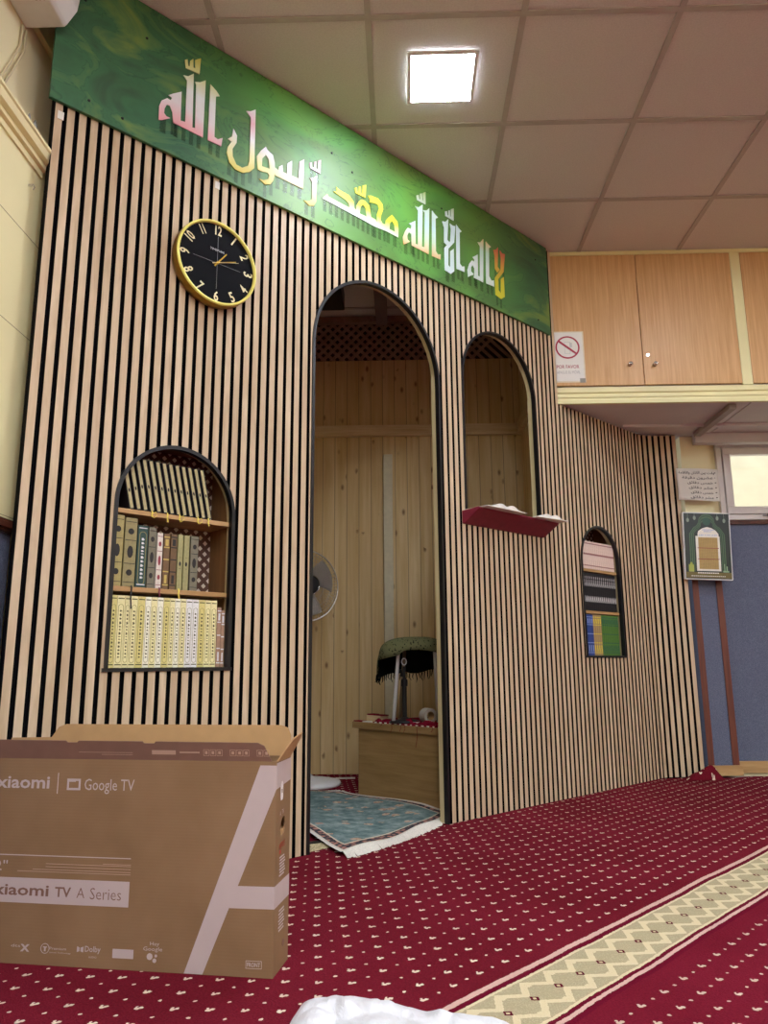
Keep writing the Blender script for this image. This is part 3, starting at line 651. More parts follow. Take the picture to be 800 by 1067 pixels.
hand('hour_hand', 37, .062, .0038, .02, -.0495, 'gold'); hand('minute_hand', 68, .085, .0028, .022, -.051, 'gold'); hand('second_hand', 71, .095, .0008, .025, -.0525, 'palegold')
MB().lathe([(0, .054), (.005, .0535), (.005, .047)], 16, RX).build('hub', 'gold', ck)

# ------------------------------------------------------------------ built-in bookcases
def bookcase(o, label, shelves, depth=.165):
    t = wthing('built_in_bookcase', label, 'bookcase', (o['L']+o['R'])/2, 0, o['b']); hw = (o['R']-o['L'])/2; top = o['top']-o['b']
    for sx in (-1, 1): MB().box(min(sx*hw, sx*(hw+.014)), max(sx*hw, sx*(hw+.014)), .050, depth, 0, top+.02).build('side_panel', 'bookcasewood', t)
    MB().box(-hw, hw, .050, depth, -.014, .001).build('bottom_panel', 'bookcasewood', t)
    MB().box(-hw-.014, hw+.014, .050, depth, top+.02, top+.034).build('top_panel', 'bookcasewood', t)
    MB().box(-hw-.014, hw+.014, depth, depth+.008, -.014, top+.034).build('back_panel', 'latticeback', t)
    for z in shelves: MB().box(-hw+.0005, hw-.0005, .016, depth-.001, z-.016-o['b'], z-o['b']).build('shelf', 'shelfwood', t, bevel=.001)
    return t
bookcase(OP[0], 'arched built-in bookcase with three rows of books beneath the clock', (.938, 1.197))
bookcase(OP[3], 'small arched built-in bookcase near the far corner, packed with book sets', (.974, 1.215))

SPB = {}
def book(name, label, s0, s1, z0, z1, cols_, tilt=0, y=.018, depth=.12, style=None, group=None, cat='book', seed=0, key=None):
    """a book standing on its shelf, spine facing the room; origin at the foot of the spine"""
    th = s1-s0; h = z1-z0; t = wthing(name, label, cat, (s0+s1)/2, -y, z0, group); t.rotation_euler = (0, tilt, WA) if not tilt else Matrix.Rotation(WA, 3, 'Z').to_euler()
    if tilt: t.rotation_euler = (Matrix.Rotation(WA, 3, 'Z') @ Matrix.Rotation(tilt, 3, 'Y')).to_euler()
    key = key or (cols_, style, round(th, 3), round(h, 3))
    if key in SPB:
        for me_name, me in SPB[key]:
            o = bpy.data.objects.new(me_name, me); C.objects.link(o); o.parent = t
        return t
    g_ = .0006; a = th/2-g_
    parts = []
    cv = MB().box(-a, a, 0, .0022, 0, h).box(-a, -a+.0016, .0022, depth, 0, h).box(a-.0016, a, .0022, depth, 0, h)
    parts.append(cv.build('cover', cols_[0], t, bevel=.0007))
    parts.append(MB().box(-a+.0017, a-.0017, .0023, depth-.004, .003, h-.004).build('pages', cols_[2] if len(cols_) > 2 else 'paper', t))
    lb_ = MB(); y_ = -.0006
    rnd = random.Random(seed)
    if style == 'plate':          # narrow capsule with fine lettering marks, end bands
        lb_.box(-a*.82, a*.82, y_, 0, h*.035, h*.05).box(-a*.82, a*.82, y_, 0, h*.95, h*.965)
        for (p, q) in ((.12, .80),):
            zz = h*p+.004
            while zz < h*q:
                L_ = rnd.uniform(.004, .011); lb_.box(-a*.22, a*.16, y_, 0, zz, zz+L_*.8); lb_.box(a*.16, a*.34, y_, 0, zz+L_*.2, zz+L_*.5); zz += L_+.004
        ring = MB()
        n_ = 10; ro, ri = a*.72, a*.60
        def cap(r_): return [(r_*math.cos(PI*i/n_), h*.84+r_*math.sin(PI*i/n_)) for i in range(n_+1)]+[(-r_*math.cos(PI*i/n_), h*.10-r_*math.sin(PI*i/n_)) for i in range(n_+1)]
        ring.holed([cap(ro), cap(ri)], -.0005, 0); parts.append(ring.build('spine_border', 'inkgreen', t))
    elif style == 'gold':         # gold brocade spine with dark medallions
        for c_ in (.2, .5, .8):
            rz = h*(.045 if c_ != .5 else .09); rx = a*.5
            lb_.prism([(rx*math.cos(2*PI*i/12), h*c_+rz*math.sin(2*PI*i/12)) for i in range(12)], y_, 0, 'y')
        for c_ in (.06, .33, .67, .94): lb_.box(-a*.9, a*.9, y_, 0, h*c_-.001, h*c_+.001)
    elif style == 'strip':        # pale gold spine panel; black edges paint the dark gaps between books
        lb_.box(-a*.62, a*.62, y_, 0, h*.015, h*.985)
        parts.append(MB().prism([(a*.36*math.cos(2*PI*i/10), h*.47+.007*math.sin(2*PI*i/10)) for i in range(10)], y_*1.6, y_, 'y').build('spine_emblem', 'pr_dark', t))
    elif style == 'slim':
        lb_.prism([(a*.4*math.cos(2*PI*i/10), h*.47+.008*math.sin(2*PI*i/10)) for i in range(10)], y_, 0, 'y').box(-a*.3, a*.3, y_, 0, h*.58, h*.585).box(-a*.3, a*.3, y_, 0, h*.38, h*.385)
    elif style == 'script':       # white calligraphic strokes in two bands
        for c_ in (.66, .24):
            for q in range(7):
                xx = rnd.uniform(-a*.7, a*.2); z_ = h*(c_+rnd.uniform(-.02, .2)); lb_.box(xx, xx+a*.45, y_, 0, z_, z_+rnd.uniform(.003, .022))
    elif style == 'rows':
        for c_ in (.1, .5, .53, .9): lb_.box(-a*.7, a*.7, y_, 0, h*c_, h*c_+.006)
    elif style == 'bands':
        for c_ in (.06, .3, .52, .74, .93): lb_.box(-a*.95, a*.95, y_, 0, h*c_, h*c_+.004)
        lb_.box(-a*.5, a*.5, y_, 0, h*.78, h*.9).box(-a*.4, a*.4, y_, 0, h*.1, h*.25)
    if lb_.v: parts.append(lb_.build('spine_print', cols_[1], t))
    SPB[key] = [(p_.name.split('.')[0], p_.data) for p_ in parts]
    return t
MT['inkgreen'] = plain('olive print', '#8b8348', .6)
for k_, c_ in (('sp_yel', '#d9cc80'), ('sp_cream', '#e8dfa6'), ('sp_ivory', '#efecd6'), ('sp_grey', '#e6e4e0'), ('sp_gold', '#a5965c'), ('sp_gold2', '#8f8458'), ('sp_green', '#28463f'), ('sp_dark', '#2c2b25'), ('sp_grey2', '#75705c'), ('sp_brown', '#6f5436'), ('sp_olive', '#9b9666'), ('sp_white', '#d9cfc0'), ('sp_black', '#15151a'), ('sp_pink', '#e6cfc2'), ('sp_blue', '#2a4488'), ('sp_tan', '#a58a5c'), ('sp_lime', '#4f7a30'), ('sp_rosy', '#a7836a'), ('sp_slim', '#b7ab78'), ('pr_olive', '#4c4820'), ('pr_white', '#dcdcdc'), ('pr_gold', '#c9b05c'), ('pr_red', '#8a3038'), ('pr_yel', '#dcc83c'), ('pr_teal', '#1f5a50'), ('pr_blue', '#8fa4d8'), ('pr_dark', '#1c1a16')):
    MT[k_] = plain(k_.replace('_', ' '), c_, .6, 0, .12, 90)
ORD = ['first', 'second', 'third', 'fourth', 'fifth', 'sixth', 'seventh', 'eighth', 'ninth', 'tenth', 'eleventh', 'twelfth', 'thirteenth', 'fourteenth', 'fifteenth', 'sixteenth', 'seventeenth', 'eighteenth', 'nineteenth', 'twentieth']
# bottom row of the bookcase under the clock
ed = [-1.2955, -1.284, -1.262, -1.236, -1.216, -1.192, -1.166, -1.145, -1.123, -1.101, -1.078, -1.059, -1.039, -1.017, -.993, -.969, -.944, -.921, -.897]
kinds = ['sp_ivory', 'sp_yel', 'sp_cream', 'sp_cream', 'sp_cream', 'sp_yel', 'sp_ivory', 'sp_cream', 'sp_ivory', 'sp_yel', 'sp_cream', 'sp_ivory', 'sp_cream', 'sp_grey', 'sp_grey', 'sp_yel', 'sp_cream', 'sp_cream']
wn = {'sp_ivory': 'ivory', 'sp_yel': 'yellow', 'sp_cream': 'cream', 'sp_grey': 'whitish'}
for i in range(18):
    book('book', f'{wn[kinds[i]]} book with black spine lettering, {ORD[i]} from left on bottom shelf under the clock', ed[i], ed[i+1], .6765, .908, (kinds[i], 'pr_olive'), style='plate' if i else None, group='cream book set on the bottom shelf', seed=3, key=None if i else ('edge',))
book('book', 'shorter rosy brown book at the right end of the bottom shelf', -.895, -.879, .6765, .885, ('sp_rosy', 'pr_white'), style='bands', seed=2)
book('book', 'narrow rosy brown book, last before the bookcase side on the bottom shelf', -.8785, -.864, .6765, .875, ('sp_rosy', 'pr_white'), style='bands', seed=2)
# middle row
mid = [(-1.294, -1.255, 1.173, 'sp_gold', 'pr_dark', 'gold', 'wide gold brocade book with dark medallions, leftmost on the middle shelf'),
       (-1.251, -1.209, 1.168, 'sp_gold2', 'pr_dark', 'gold', 'wide gold brocade book with dark medallions, second on the middle shelf'),
       (-1.206, -1.170, 1.147, 'sp_green', 'pr_white', 'plate', 'dark green book with a pale lettered spine on the middle shelf'),
       (-1.167, -1.140, 1.145, 'sp_grey2', 'pr_dark', 'gold', 'grey brown book with dark ovals, beside the dark green one'),
       (-1.136, -1.115, 1.128, 'sp_white', 'pr_red', 'gold', 'thin whitish book with dark red marks on the middle shelf'),
       (-1.112, -1.089, 1.128, 'sp_brown', 'pr_gold', 'bands', 'worn brown book right of the thin whitish one'),
       (-1.086, -1.062, 1.130, 'sp_brown', 'pr_dark', 'bands', 'worn brown book, seventh on the middle shelf'),
       (-1.059, -1.039, 1.130, 'sp_olive', 'pr_dark', 'slim', 'olive slim book, eighth on the middle shelf'),
       (-1.036, -1.015, 1.130, 'sp_olive', 'pr_dark', 'slim', 'olive slim book, ninth on the middle shelf'),
       (-1.010, -.980, 1.131, 'sp_grey2', 'pr_dark', 'gold', 'grey book at the right end of the middle shelf')]
for a, b, z1, c1, c2, st, lab in mid: book('book', lab, a, b, .9385, z1, (c1, c2, 'sp_dark'), style=st, seed=5)
# top row, leaning left
for i in range(13):
    s_ = -1.232+i*.0243; hh = (.135, .155, .175)[i] if i < 3 else .182
    book('book', f'leaning gold-spined book, {ORD[i]} from left on the top shelf under the clock', s_-.009, s_+.009, 1.1995, 1.1995+hh, ('sp_black', 'sp_slim', 'sp_black'), tilt=-.225, style='strip', group='gold spined set leaning on the top shelf', seed=4)
# bookmark ribbons hanging over the shelf edges
def ribbon(s, z, L_, mat_, lab, bow=False):
    t = MB(); pts = [(0, .005, .002), (0, -.001, .0015), (.001, -.003, -.006), (-.001, -.004, -L_*.5), (.003, -.003, -L_)]
    for a, b in zip(pts[:-1], pts[1:]): t.add([(a[0]-.0025, a[1], a[2]), (a[0]+.0025, a[1], a[2]), (b[0]+.0025, b[1], b[2]), (b[0]-.0025, b[1], b[2]), (a[0]-.0025, a[1]+.0006, a[2]), (a[0]+.0025, a[1]+.0006, a[2]), (b[0]+.0025, b[1]+.0006, b[2]), (b[0]-.0025, b[1]+.0006, b[2])], [(0, 1, 2, 3), (7, 6, 5, 4), (0, 3, 7, 4), (1, 5, 6, 2)])
    if bow: t.tube([(0, -.004, -.01), (.012, -.006, -.002), (.016, -.006, -.014), (.006, -.006, -.024), (-.006, -.006, -.018)], .0013, 5)
    o = t.build('ribbon_bookmark', mat_, None, tuple(wp(s, -.012, z)), WA); tag(o, lab, 'bookmark'); return o
yr, br, rr_ = plain('yellow ribbon', '#e2cf55', .6), plain('black ribbon', '#16181a', .6), plain('dark red ribbon', '#6a1830', .6)
ribbon(-1.164, 1.199, .022, yr, 'looped yellow ribbon, leftmost on the top shelf edge', True)
ribbon(-1.108, 1.199, .032, yr, 'straight yellow ribbon hanging second along the top shelf edge')
ribbon(-1.062, 1.199, .026, yr, 'yellow ribbon hanging third along the top shelf edge', True)
ribbon(-.992, 1.199, .024, yr, 'yellow ribbon hanging fourth along the top shelf edge', True)
ribbon(-.950, 1.199, .026, yr, 'yellow ribbon nearest the right end of the top shelf edge')
ribbon(-1.222, .940, .075, br, 'long black ribbon hanging from the middle shelf')
ribbon(-1.124, .940, .030, rr_, 'dark red ribbon hanging from the middle shelf')
ribbon(-1.053, .940, .034, yr, 'yellow ribbon hanging from the middle shelf')
# small far bookcase
n_ = 18; a0, a1 = 1.430, 1.795
for i in range(n_):
    x0 = a0+(a1-a0)*i/n_; x1 = a0+(a1-a0)*(i+1)/n_
    book('book', f'pale pink volume, {ORD[i]} from left on the top shelf of the far bookcase', x0, x1, 1.2165, 1.378, ('sp_pink', 'pr_red'), style='rows', group='pink set in the far bookcase', seed=1)
    book('book', f'black volume with white script, {ORD[i]} from left in the far bookcase', x0, x1, .9755, 1.192, ('sp_black', 'pr_white', 'sp_dark'), style='script', group='black set in the far bookcase', seed=9)
x = 1.424; fk = [('blue', 'sp_blue', 'pr_blue', 'bands', 5, .0205), ('tan', 'sp_tan', 'pr_yel', 'bands', 4, .0215), ('green', 'sp_lime', 'pr_teal', 'bands', 9, .0205)]
for nm_, c1, c2, st, k_, w_ in fk:
    for i in range(k_):
        book('book', f'{nm_} volume, {ORD[i]} of the {nm_} set on the bottom shelf of the far bookcase', x, x+w_, .7225, .952, (c1, c2), style=st, group=f'{nm_} set in the far bookcase', seed=1); x += w_

# ------------------------------------------------------------------ maroon book rest in the window arch, with open books
br_ = wthing('book_rest', 'maroon padded ledge projecting from the right-hand arched opening', 'shelf', .735, 0, 1.345)
x0, x1 = -.325, .325
MB().prism([(.03, 0), (-.012, .0), (-.105, .058), (-.108, .066), (-.10, .07), (.04, .062)], x0, x1, 'x').build('padded_board', 'maroon', br_, bevel=.004)
def open_book(s, lab, w_=.13, sw=0):
    t = wthing('open_book', lab, 'book', s, .06, 1.412); t.rotation_euler = (0, 0, WA+sw)
    m = MB(); n_ = 10
    for sx in (-1, 1):
        for i in range(n_):
            u0, u1 = i/n_, (i+1)/n_
            f_ = lambda u: .022*math.sin(min(1, u*1.6)*PI)*.7+.008*(1-u)+.004
            a, b = sx*u0*w_, sx*u1*w_
            m.quad((a, -.085, f_(u0)), (b, -.085, f_(u1)), (b, .085, f_(u1)), (a, .085, f_(u0))).quad((a, -.085, .003), (b, -.085, .003), (b, -.085, f_(u1)), (a, -.085, f_(u0))).quad((a, .085, .003), (b, .085, .003), (b, .085, f_(u1)), (a, .085, f_(u0)))
        m.quad((sx*w_, -.085, .003), (sx*w_, .085, .003), (sx*w_, .085, .0045), (sx*w_, -.085, .0045))
    m.build('pages', 'paper', t); MB().box(-w_-.004, w_+.004, -.09, .09, 0, .0028).build('cover', plain('pale book cover', '#d6d0c6', .6), t)
    ln = MB()
    for sx in (-1, 1):
        for i in range(9):
            z_ = -.07+i*.016; ln.quad((sx*.03, z_, .0255), (sx*.09, z_, .0218), (sx*.09, z_+.004, .0218), (sx*.03, z_+.004, .0255))
    return t
open_book(.575, 'open book with white pages at the left of the maroon ledge', .15)
open_book(.955, 'open book with white pages at the right end of the maroon ledge', .115, -.12)
# ------------------------------------------------------------------ carpets and rug
def lpt(x, y): return loc_of((x, y))
CO_ = [(-1.19, -6.1), (5.5, -6.1), (5.5, 4.86), (2.12, 4.83), (1.98, 4.78), (1.84, 4.79), (1.66, 4.78)]
p1 = wp(2.10, .002, 0); p2 = wp(-1.55, .002, 0)
room = [lpt(*q) for q in CO_]+[(2.12, -.001), (-1.575, -.001)]+[lpt(-1.19, 2.13)]
m = MB().prism(room, -.012, -.0008, 'z'); 
inn = [(-.499, -.0005), (.264, -.0005), (.264, .1)]+[lpt(.83, 4.25), lpt(.83, 4.995), lpt(-1.24, 4.995), lpt(-1.24, 2.35)]+[(-.499, .1)]
m2 = MB().prism(inn, -.012, -.0010, 'z')
cp = wbuild(m, 'carpet', 'carpet'); tag(cp, 'red patterned mosque carpet with cream tufts and a cream border band', 'carpet')
ci = wbuild(m2, 'carpet', 'carpet'); tag(ci, 'red tufted carpet inside the pine room behind the doorway arch', 'carpet')
# turned-up corner at the far end of the slatted wall, a part of the big carpet
fd = MB(); n_ = 14; k_ = 7; P = []
for i in range(n_+1):
    u = i/n_
    for j in range(k_+1):
        v = j/k_; h = .10*math.sin(PI*min(1, u*1.0))**1.5*math.sin(PI*v)**.7*(1-.35*u)*(1+.3*math.sin(9*u+3*v)) if 0 < j < k_ else 0
        q = lpt(1.665+.25*u, 4.655+.10*v+.04*u); P.append((q[0], q[1]-.02*h/.08*math.sin(3*u), h*.9+.001))
F = [(i*(k_+1)+j, (i+1)*(k_+1)+j, (i+1)*(k_+1)+j+1, i*(k_+1)+j+1) for i in range(n_) for j in range(k_)]
o_ = MB().add(P, F).build('turned_up_corner', 'carpet', cp, smooth=True)
# pale strip of an older carpet and the dark gap beside it in the doorway
n = N('pale scroll border strip', .95, 0, .1); f = n.noise(n.coord(), 26, 2, .5, 3.0)
n.col(n.mix(n.M('LESS_THAN', n.M('ABSOLUTE', n.M('SUBTRACT', f, .5)), .03), '#cfc097', '#7d6f4e')); MT['strip'] = n.m
st_ = MB().prism([(-.497, .022), (-.30, .03), (-.20, .055), (-.30, .10), (-.497, .125)], .0, .005, 'z')
tag(wbuild(st_, 'carpet_strip', 'strip'), 'pale patterned carpet strip at the left foot of the doorway arch', 'carpet strip')
R4_ = [Vector((-.225, 2.915, 0)), Vector((.205, 3.655, 0)), Vector((-.345, 4.345, 0)), Vector((-.84, 4.20, 0))]
NU, NV = 30, 36
rgz = lambda u, v: .010+.010*math.sin(u*7+1)*math.sin(v*5)*min(1, 4*v)+.012*max(0, 1-v*10)*(.5+.5*math.sin(u*13))
def rug_pt(u, v):
    a = R4_[0].lerp(R4_[1], u)+Vector((math.sin(u*PI)*.035*-.8, math.sin(u*PI)*.035*.9, 0))*-1; b = R4_[3].lerp(R4_[2], u)
    q = a.lerp(b, v); q.z = rgz(u, v); q.x += .02*math.sin(v*6)*u; return q
P, F, UV = [], [], []
for j in range(NV+1):
    for i in range(NU+1): P.append(rug_pt(i/NU, j/NV)); UV.append((i/NU, j/NV))
k1 = NU+1
F = [(j*k1+i, j*k1+i+1, (j+1)*k1+i+1, (j+1)*k1+i) for j in range(NV) for i in range(NU)]
def edge_thick(P, F, loop, dz):
    o = len(P); P += [Vector((P[i].x, P[i].y, P[i].z-dz)) for i in loop]
    for a in range(len(loop)): b = (a+1) % len(loop); F.append((loop[a], loop[b], o+b, o+a))
loop = [i for i in range(k1)]+[j*k1+NU for j in range(1, NV+1)]+[NV*k1+i for i in range(NU-1, -1, -1)]+[j*k1 for j in range(NV-1, 0, -1)]
edge_thick(P, F, loop, .005)
rg = thing('persian_rug', 'small teal persian rug with pink flowers and white fringed edge inside the doorway', 'rug', (-.225, 2.915, 0))
me = MB().add([p-Vector((-.225, 2.915, 0)) for p in P], F)
ro = me.build('pile', 'rug', rg, smooth=False)
ul = ro.data.uv_layers.new(name='UVMap'); nuv = len(UV)
for l in ro.data.loops: ul.data[l.index].uv = UV[l.vertex_index] if l.vertex_index < nuv else (0, 0)
fr = MB(); rn = random.Random(3); base = Vector((-.225, 2.915, 0))
def fringe(pa, pb, outw, L_, cnt):
    for i in range(cnt):
        u = (i+.5)/cnt; q = pa(u); d = (pb(u)-q).normalized(); side = Vector((-d.y, d.x, 0))*.0042
        L2 = L_*rn.uniform(.82, 1.1); e = q+d*L2+side*rn.uniform(-1.5, 1.5); z0 = q.z; e.z = .003
        a, b = q-side-base, q+side-base; c_, d_ = e+side-base, e-side-base
        fr.add([a, b, c_, d_, a-Vector((0, 0, .004)), b-Vector((0, 0, .004)), c_-Vector((0, 0, .002)), d_-Vector((0, 0, .002))], [(0, 1, 2, 3), (7, 6, 5, 4), (0, 3, 7, 4), (1, 5, 6, 2), (2, 6, 7, 3)])
fringe(lambda u: rug_pt(u, .0), lambda u: rug_pt(u, .0)*2-rug_pt(u, .08), 0, .05, 150)
fo = fr.build('fringe', 'fringe', rg); fr = MB()
fringe(lambda u: rug_pt(u, 1), lambda u: rug_pt(u, 1)*2-rug_pt(u, .92), 0, .018, 90)
fo = fr.build('fringe', 'fringe', rg)
bd = MB(); 
for (ua, ub) in ((0, -.018), (1, 1.018)):
    for j in range(NV):
        a, b = rug_pt(ua, j/NV), rug_pt(ua, (j+1)/NV); c_, d_ = rug_pt(ub, (j+1)/NV), rug_pt(ub, j/NV)
        bd.quad(a-base, b-base, c_-base+Vector((0, 0, .001)), d_-base+Vector((0, 0, .001)))
bd.build('white_edging', 'fringe', rg)
tag(wbuild(MB().prism([(-.497, .135), (-.25, .06), (-.20, .062), (-.33, .115), (-.497, .165)], .0052, .0085, 'z'), 'gap_strip', 'black'), 'black strip painted for the gap at the left front corner of the persian rug', 'strip')  # black sheet paints the dark gap between carpet strip and rug

# ------------------------------------------------------------------ desk with the things on it
DA = math.atan2(-.745, .668); DO = (-.254, 4.223, 0)
dk = thing('desk', 'low wooden desk with plain panelled side inside the doorway', 'desk', DO, DA)
MB().box(0.004, .715, .006, .54, 0, .344).build('body', 'desk', dk, bevel=.002)
MB().box(-.028, .73, -.012, .56, .344, .378).build('top', 'desk', dk, bevel=.002)
def dth(name, lab, cat, x, y, z): 
    p_ = Vector(DO)+Matrix.Rotation(DA, 3, 'Z') @ Vector((x, y, 0)); return thing(name, lab, cat, (p_.x, p_.y, z), DA)
# red cloth with frayed edge
n_ = 40; pts = []; rn = random.Random(5)
for i in range(n_+1): u = i/n_; pts.append((.14+.585*u, -.004+rn.uniform(-.006, .006)))
pts += [(.72, .45), (.10, .45), (.06, .28), (.11, .13)]
t = dth('red_cloth', 'ragged red cloth remnant lying on the low desk', 'cloth', 0, 0, .3785)
cl_ = MB(); cl_.prism(pts, 0, .006, 'z')
for i in range(26):
    x_ = .13+.022*i; y_ = rn.uniform(.005, .06); rr2 = rn.uniform(.02, .04); hh = rn.uniform(.008, .026)
    M_ = Matrix.Translation((x_, y_+.02, .004)) @ Matrix.Rotation(rn.uniform(-.5, .5), 4, 'Z') @ Matrix.Diagonal((1.4, .6, 1, 1))
    cl_.lathe([(rr2, 0), (rr2*.8, hh*.5), (rr2*.4, hh*.95), (0, hh)], 12, M_)
cl_.build('cloth', 'redcloth', t)
th_ = MB()
for x_, L_ in ((.30, .04), (.37, .03), (.40, .035), (.49, .10), (.22, .012), (.6, .02)):
    th_.tube([(x_, .0, .004), (x_+.004, -.0155, .0), (x_+.008, -.0165, -L_*.5), (x_-.004, -.017, -L_)], .0011, 5)
th_.build('loose_threads', 'redcloth', t)
wf_ = MB()
for i in range(14): x_ = .16+i*.04; wf_.box(x_, x_+rn.uniform(.006, .016), -.0105, -.005, .001, .0065)
wf_.build('frayed_edge', 'fringe', t)
t = dth('wooden_block', 'small pine block with red cloth scraps at the desk corner', 'block', .02, .05, .3785)
MB().box(0, .115, 0, .06, 0, .032).build('block', 'pine_plain', t, bevel=.002)
MB().box(.0, .05, .005, .05, .0325, .039).box(.06, .13, .0, .05, .0325, .037).build('cloth_scrap', 'redcloth', t)
tag(MB().box(-.02, .05, -.008, .028, 0, .006).build('cloth_scrap', 'redcloth', None, tuple(Vector(DO)+Vector((0, 0, .3785))), DA), 'tiny red cloth scrap on the very corner of the desk', 'cloth')
tag(MB().prism([(.055, -.006), (.10, -.008), (.12, .01), (.09, .03), (.06, .02)], 0, .005, 'z').build('tissue_scrap', 'fringe', None, tuple(Vector(DO)+Vector((0, 0, .3785))), DA), 'crumpled white scrap beside the pine block on the desk', 'scrap')
# black floor-stand microphone base
px = (.006, 4.02)
t = thing('microphone_stand', 'short black microphone stand with a round base on the desk', 'stand', (px[0], px[1], .3848))
MB().lathe([(0, 0), (.078, 0), (.08, .006), (.074, .012), (.03, .018), (.014, .03), (.012, .03), (0, .03)], 36).build('base', 'black', t, smooth=True)
MB().tube([(0, 0, .015), (0, 0, .19)], .0125, 14).tube([(0, 0, .19), (0, 0, .285)], .009, 14).build('pole', 'black', t)
MB().lathe([(0, .185), (.017, .185), (.018, .215), (.013, .222), (0, .222)], 18).tube([(-.012, -.01, .235), (-.018, -.02, .27)], .006, 8).build('clutch', 'black', t)
rg_ = MB().tube([(.012*math.cos(2*PI*i/16), -.008, .31+.017*math.sin(2*PI*i/16)) for i in range(16)], .0035, 6, closed=True); rg_.build('ring', 'white', t)
# white bent tube frame with scarf
t = thing('tube_stand', 'white bent tube frame standing on the red cloth, draped with a scarf', 'stand', (.06, 4.02, .3848))
def arcpts(a, b, top, r, n_=8):
    P = [Vector(a)]; 
    for i in range(n_+1):
        q = PI/2*i/n_; P.append(Vector((a[0]+(.03)+r-r*math.cos(q), a[1], top-r+r*math.sin(q))))
    for i in range(n_+1):
        q = PI/2*i/n_; P.append(Vector((b[0]-.012-r+r*math.sin(q), b[1], top-r+r*math.cos(q))))
    P.append(Vector(b)); return P
fr_ = arcpts((-.112, -.03, 0), (.118, -.05, 0), .412, .035); fb_ = arcpts((-.08, .16, 0), (.13, .16, 0), .412, .035)
MB().tube(fr_, .0095, 12).build('front_frame', 'white', t, smooth=True)
MB().tube(fb_, .0095, 12).tube([(-.045, -.03, .41), (-.045, .16, .41)], .007, 8).tube([(.09, -.05, .41), (.09, .16, .41)], .007, 8).build('rear_frame', plain('old wood grey tube', '#8b7a60', .6), t, smooth=True)
sc = thing('draped_scarf', 'black and olive dotted scarf with tassels draped over the white tube frame', 'scarf', (.065, 4.06, .3848))
P = []; F = []; nu, nv = 34, 12
def spt(u, v):
    a = u*2*PI; x = math.cos(a); y = math.sin(a)
    back = .5+.5*y; low = .418-.03-(.13+.03*math.sin(a*5)*.4)*(1 if y > -.35 else .16+.3*abs(x)**3)*1.0
    if x < -.3: low -= .02
    if x > .3: low -= .0
    q = v**.8*PI/2; r = math.sin(q); top = .440
    return Vector((.205*x*r**.75*(1.0 if x < 0 else .86), .17*y*r**.8, low+(top-low)*math.cos(q)**.62))
for j in range(nv+1):
    for i in range(nu): P.append(spt(i/nu, j/nv))
for j in range(nv):
    for i in range(nu): F.append((j*nu+i, j*nu+(i+1) % nu, (j+1)*nu+(i+1) % nu, (j+1)*nu+i))
co = MB().add(P, F).build('cloth', ['scarf', 'scarfdark'], sc, smooth=True)
sm = co.modifiers.new('thick', 'SOLIDIFY'); sm.thickness = .004; sm.offset = -1; sm.material_offset = 1
ta = MB(); rn = random.Random(8)
for i in range(70):
    u = i/70; q = spt(u, 1)
    if math.sin(u*2*PI) < -.42: continue
    L_ = rn.uniform(.025, .05); ta.tube([q, q+Vector((rn.uniform(-.006, .006), 0, -L_*.6)), q+Vector((rn.uniform(-.01, .01), 0, -L_))], [.0035, .003, .001], 5)
ta.build('tassels', 'scarfdark', sc)
t = thing('tape_roll', 'roll of pale masking tape lying on its side on the red cloth', 'tape roll', (.125, 3.975, .3848))
M_ = Matrix.Translation((0, 0, .038)) @ Matrix.Rotation(.5, 4, 'Z') @ Matrix.Rotation(PI/2, 4, 'X')
MB().lathe([(.022, -.028), (.037, -.028), (.0375, .0), (.037, .028), (.022, .028), (.021, 0), (.022, -.028)], 28, M_).build('tape', plain('pale tape', '#b8b0a0', .6), t, smooth=False)
MB().lathe([(.0205, -.027), (.0215, -.027), (.0215, .027), (.0205, .027), (.0205, -.027)], 24, M_).build('core', 'cardin', t)
tag(MB().prism([(-.02, -.006), (.016, -.012), (.022, .004), (-.01, .012)], 0, .008, 'z').build('paper_scrap', 'white', None, (.062, 3.945, .3848)), 'small white scrap by the round base of the microphone stand', 'scrap')

# ------------------------------------------------------------------ pedestal fan, mostly hidden by the left jamb
fx, fy = -.572, 4.50
fn = thing('pedestal_fan', 'grey pedestal fan half hidden behind the left side of the doorway arch', 'fan', (fx, fy, 0))
MB().lathe([(0, 0), (.2, 0), (.205, .008), (.2, .02), (.15, .03), (.05, .042), (.03, .06), (0, .06)], 48, Matrix.Translation((0, .06, 0))).build('base', 'white', fn, smooth=True)
MB().tube([(0, .06, .05), (0, .06, 1.08)], .014, 14).build('pole', 'white', fn)
FR = Matrix.Translation((0, 0, 1.152)) @ Matrix.Rotation(.60, 4, 'Z') @ Matrix.Rotation(PI/2, 4, 'X')
wire = metal('dull steel wire', '#b5ae9f', .5)
def ring(m, r, z, w_, n_=56): m.tube([FR @ Vector((r*math.cos(2*PI*i/n_), r*math.sin(2*PI*i/n_), z)) for i in range(n_)], w_, 6, closed=True)
m = MB(); ring(m, .212, .0, .0045); m.build('outer_ring', metal('bright steel ring', '#cfcbc2', .35), fn)
def grill(sgn):
    m = MB()
    for i in range(60):
        a = 2*PI*i/60; c_, s_ = math.cos(a), math.sin(a)
        m.tube([FR @ Vector((r*c_, r*s_, sgn*z)) for r, z in ((.045, .052), (.12, .050), (.175, .036), (.205, .012), (.212, 0))], .0011, 4, caps=False)
    for r, z in ((.09, .0515), (.135, .048), (.18, .034)): ring(m, r, sgn*z, .0014, 40)
    return m
grill(1).build('front_grill', wire, fn); grill(-1).build('rear_grill', wire, fn)
bl = plain('smoky fan blade', '#a39c93', .4)
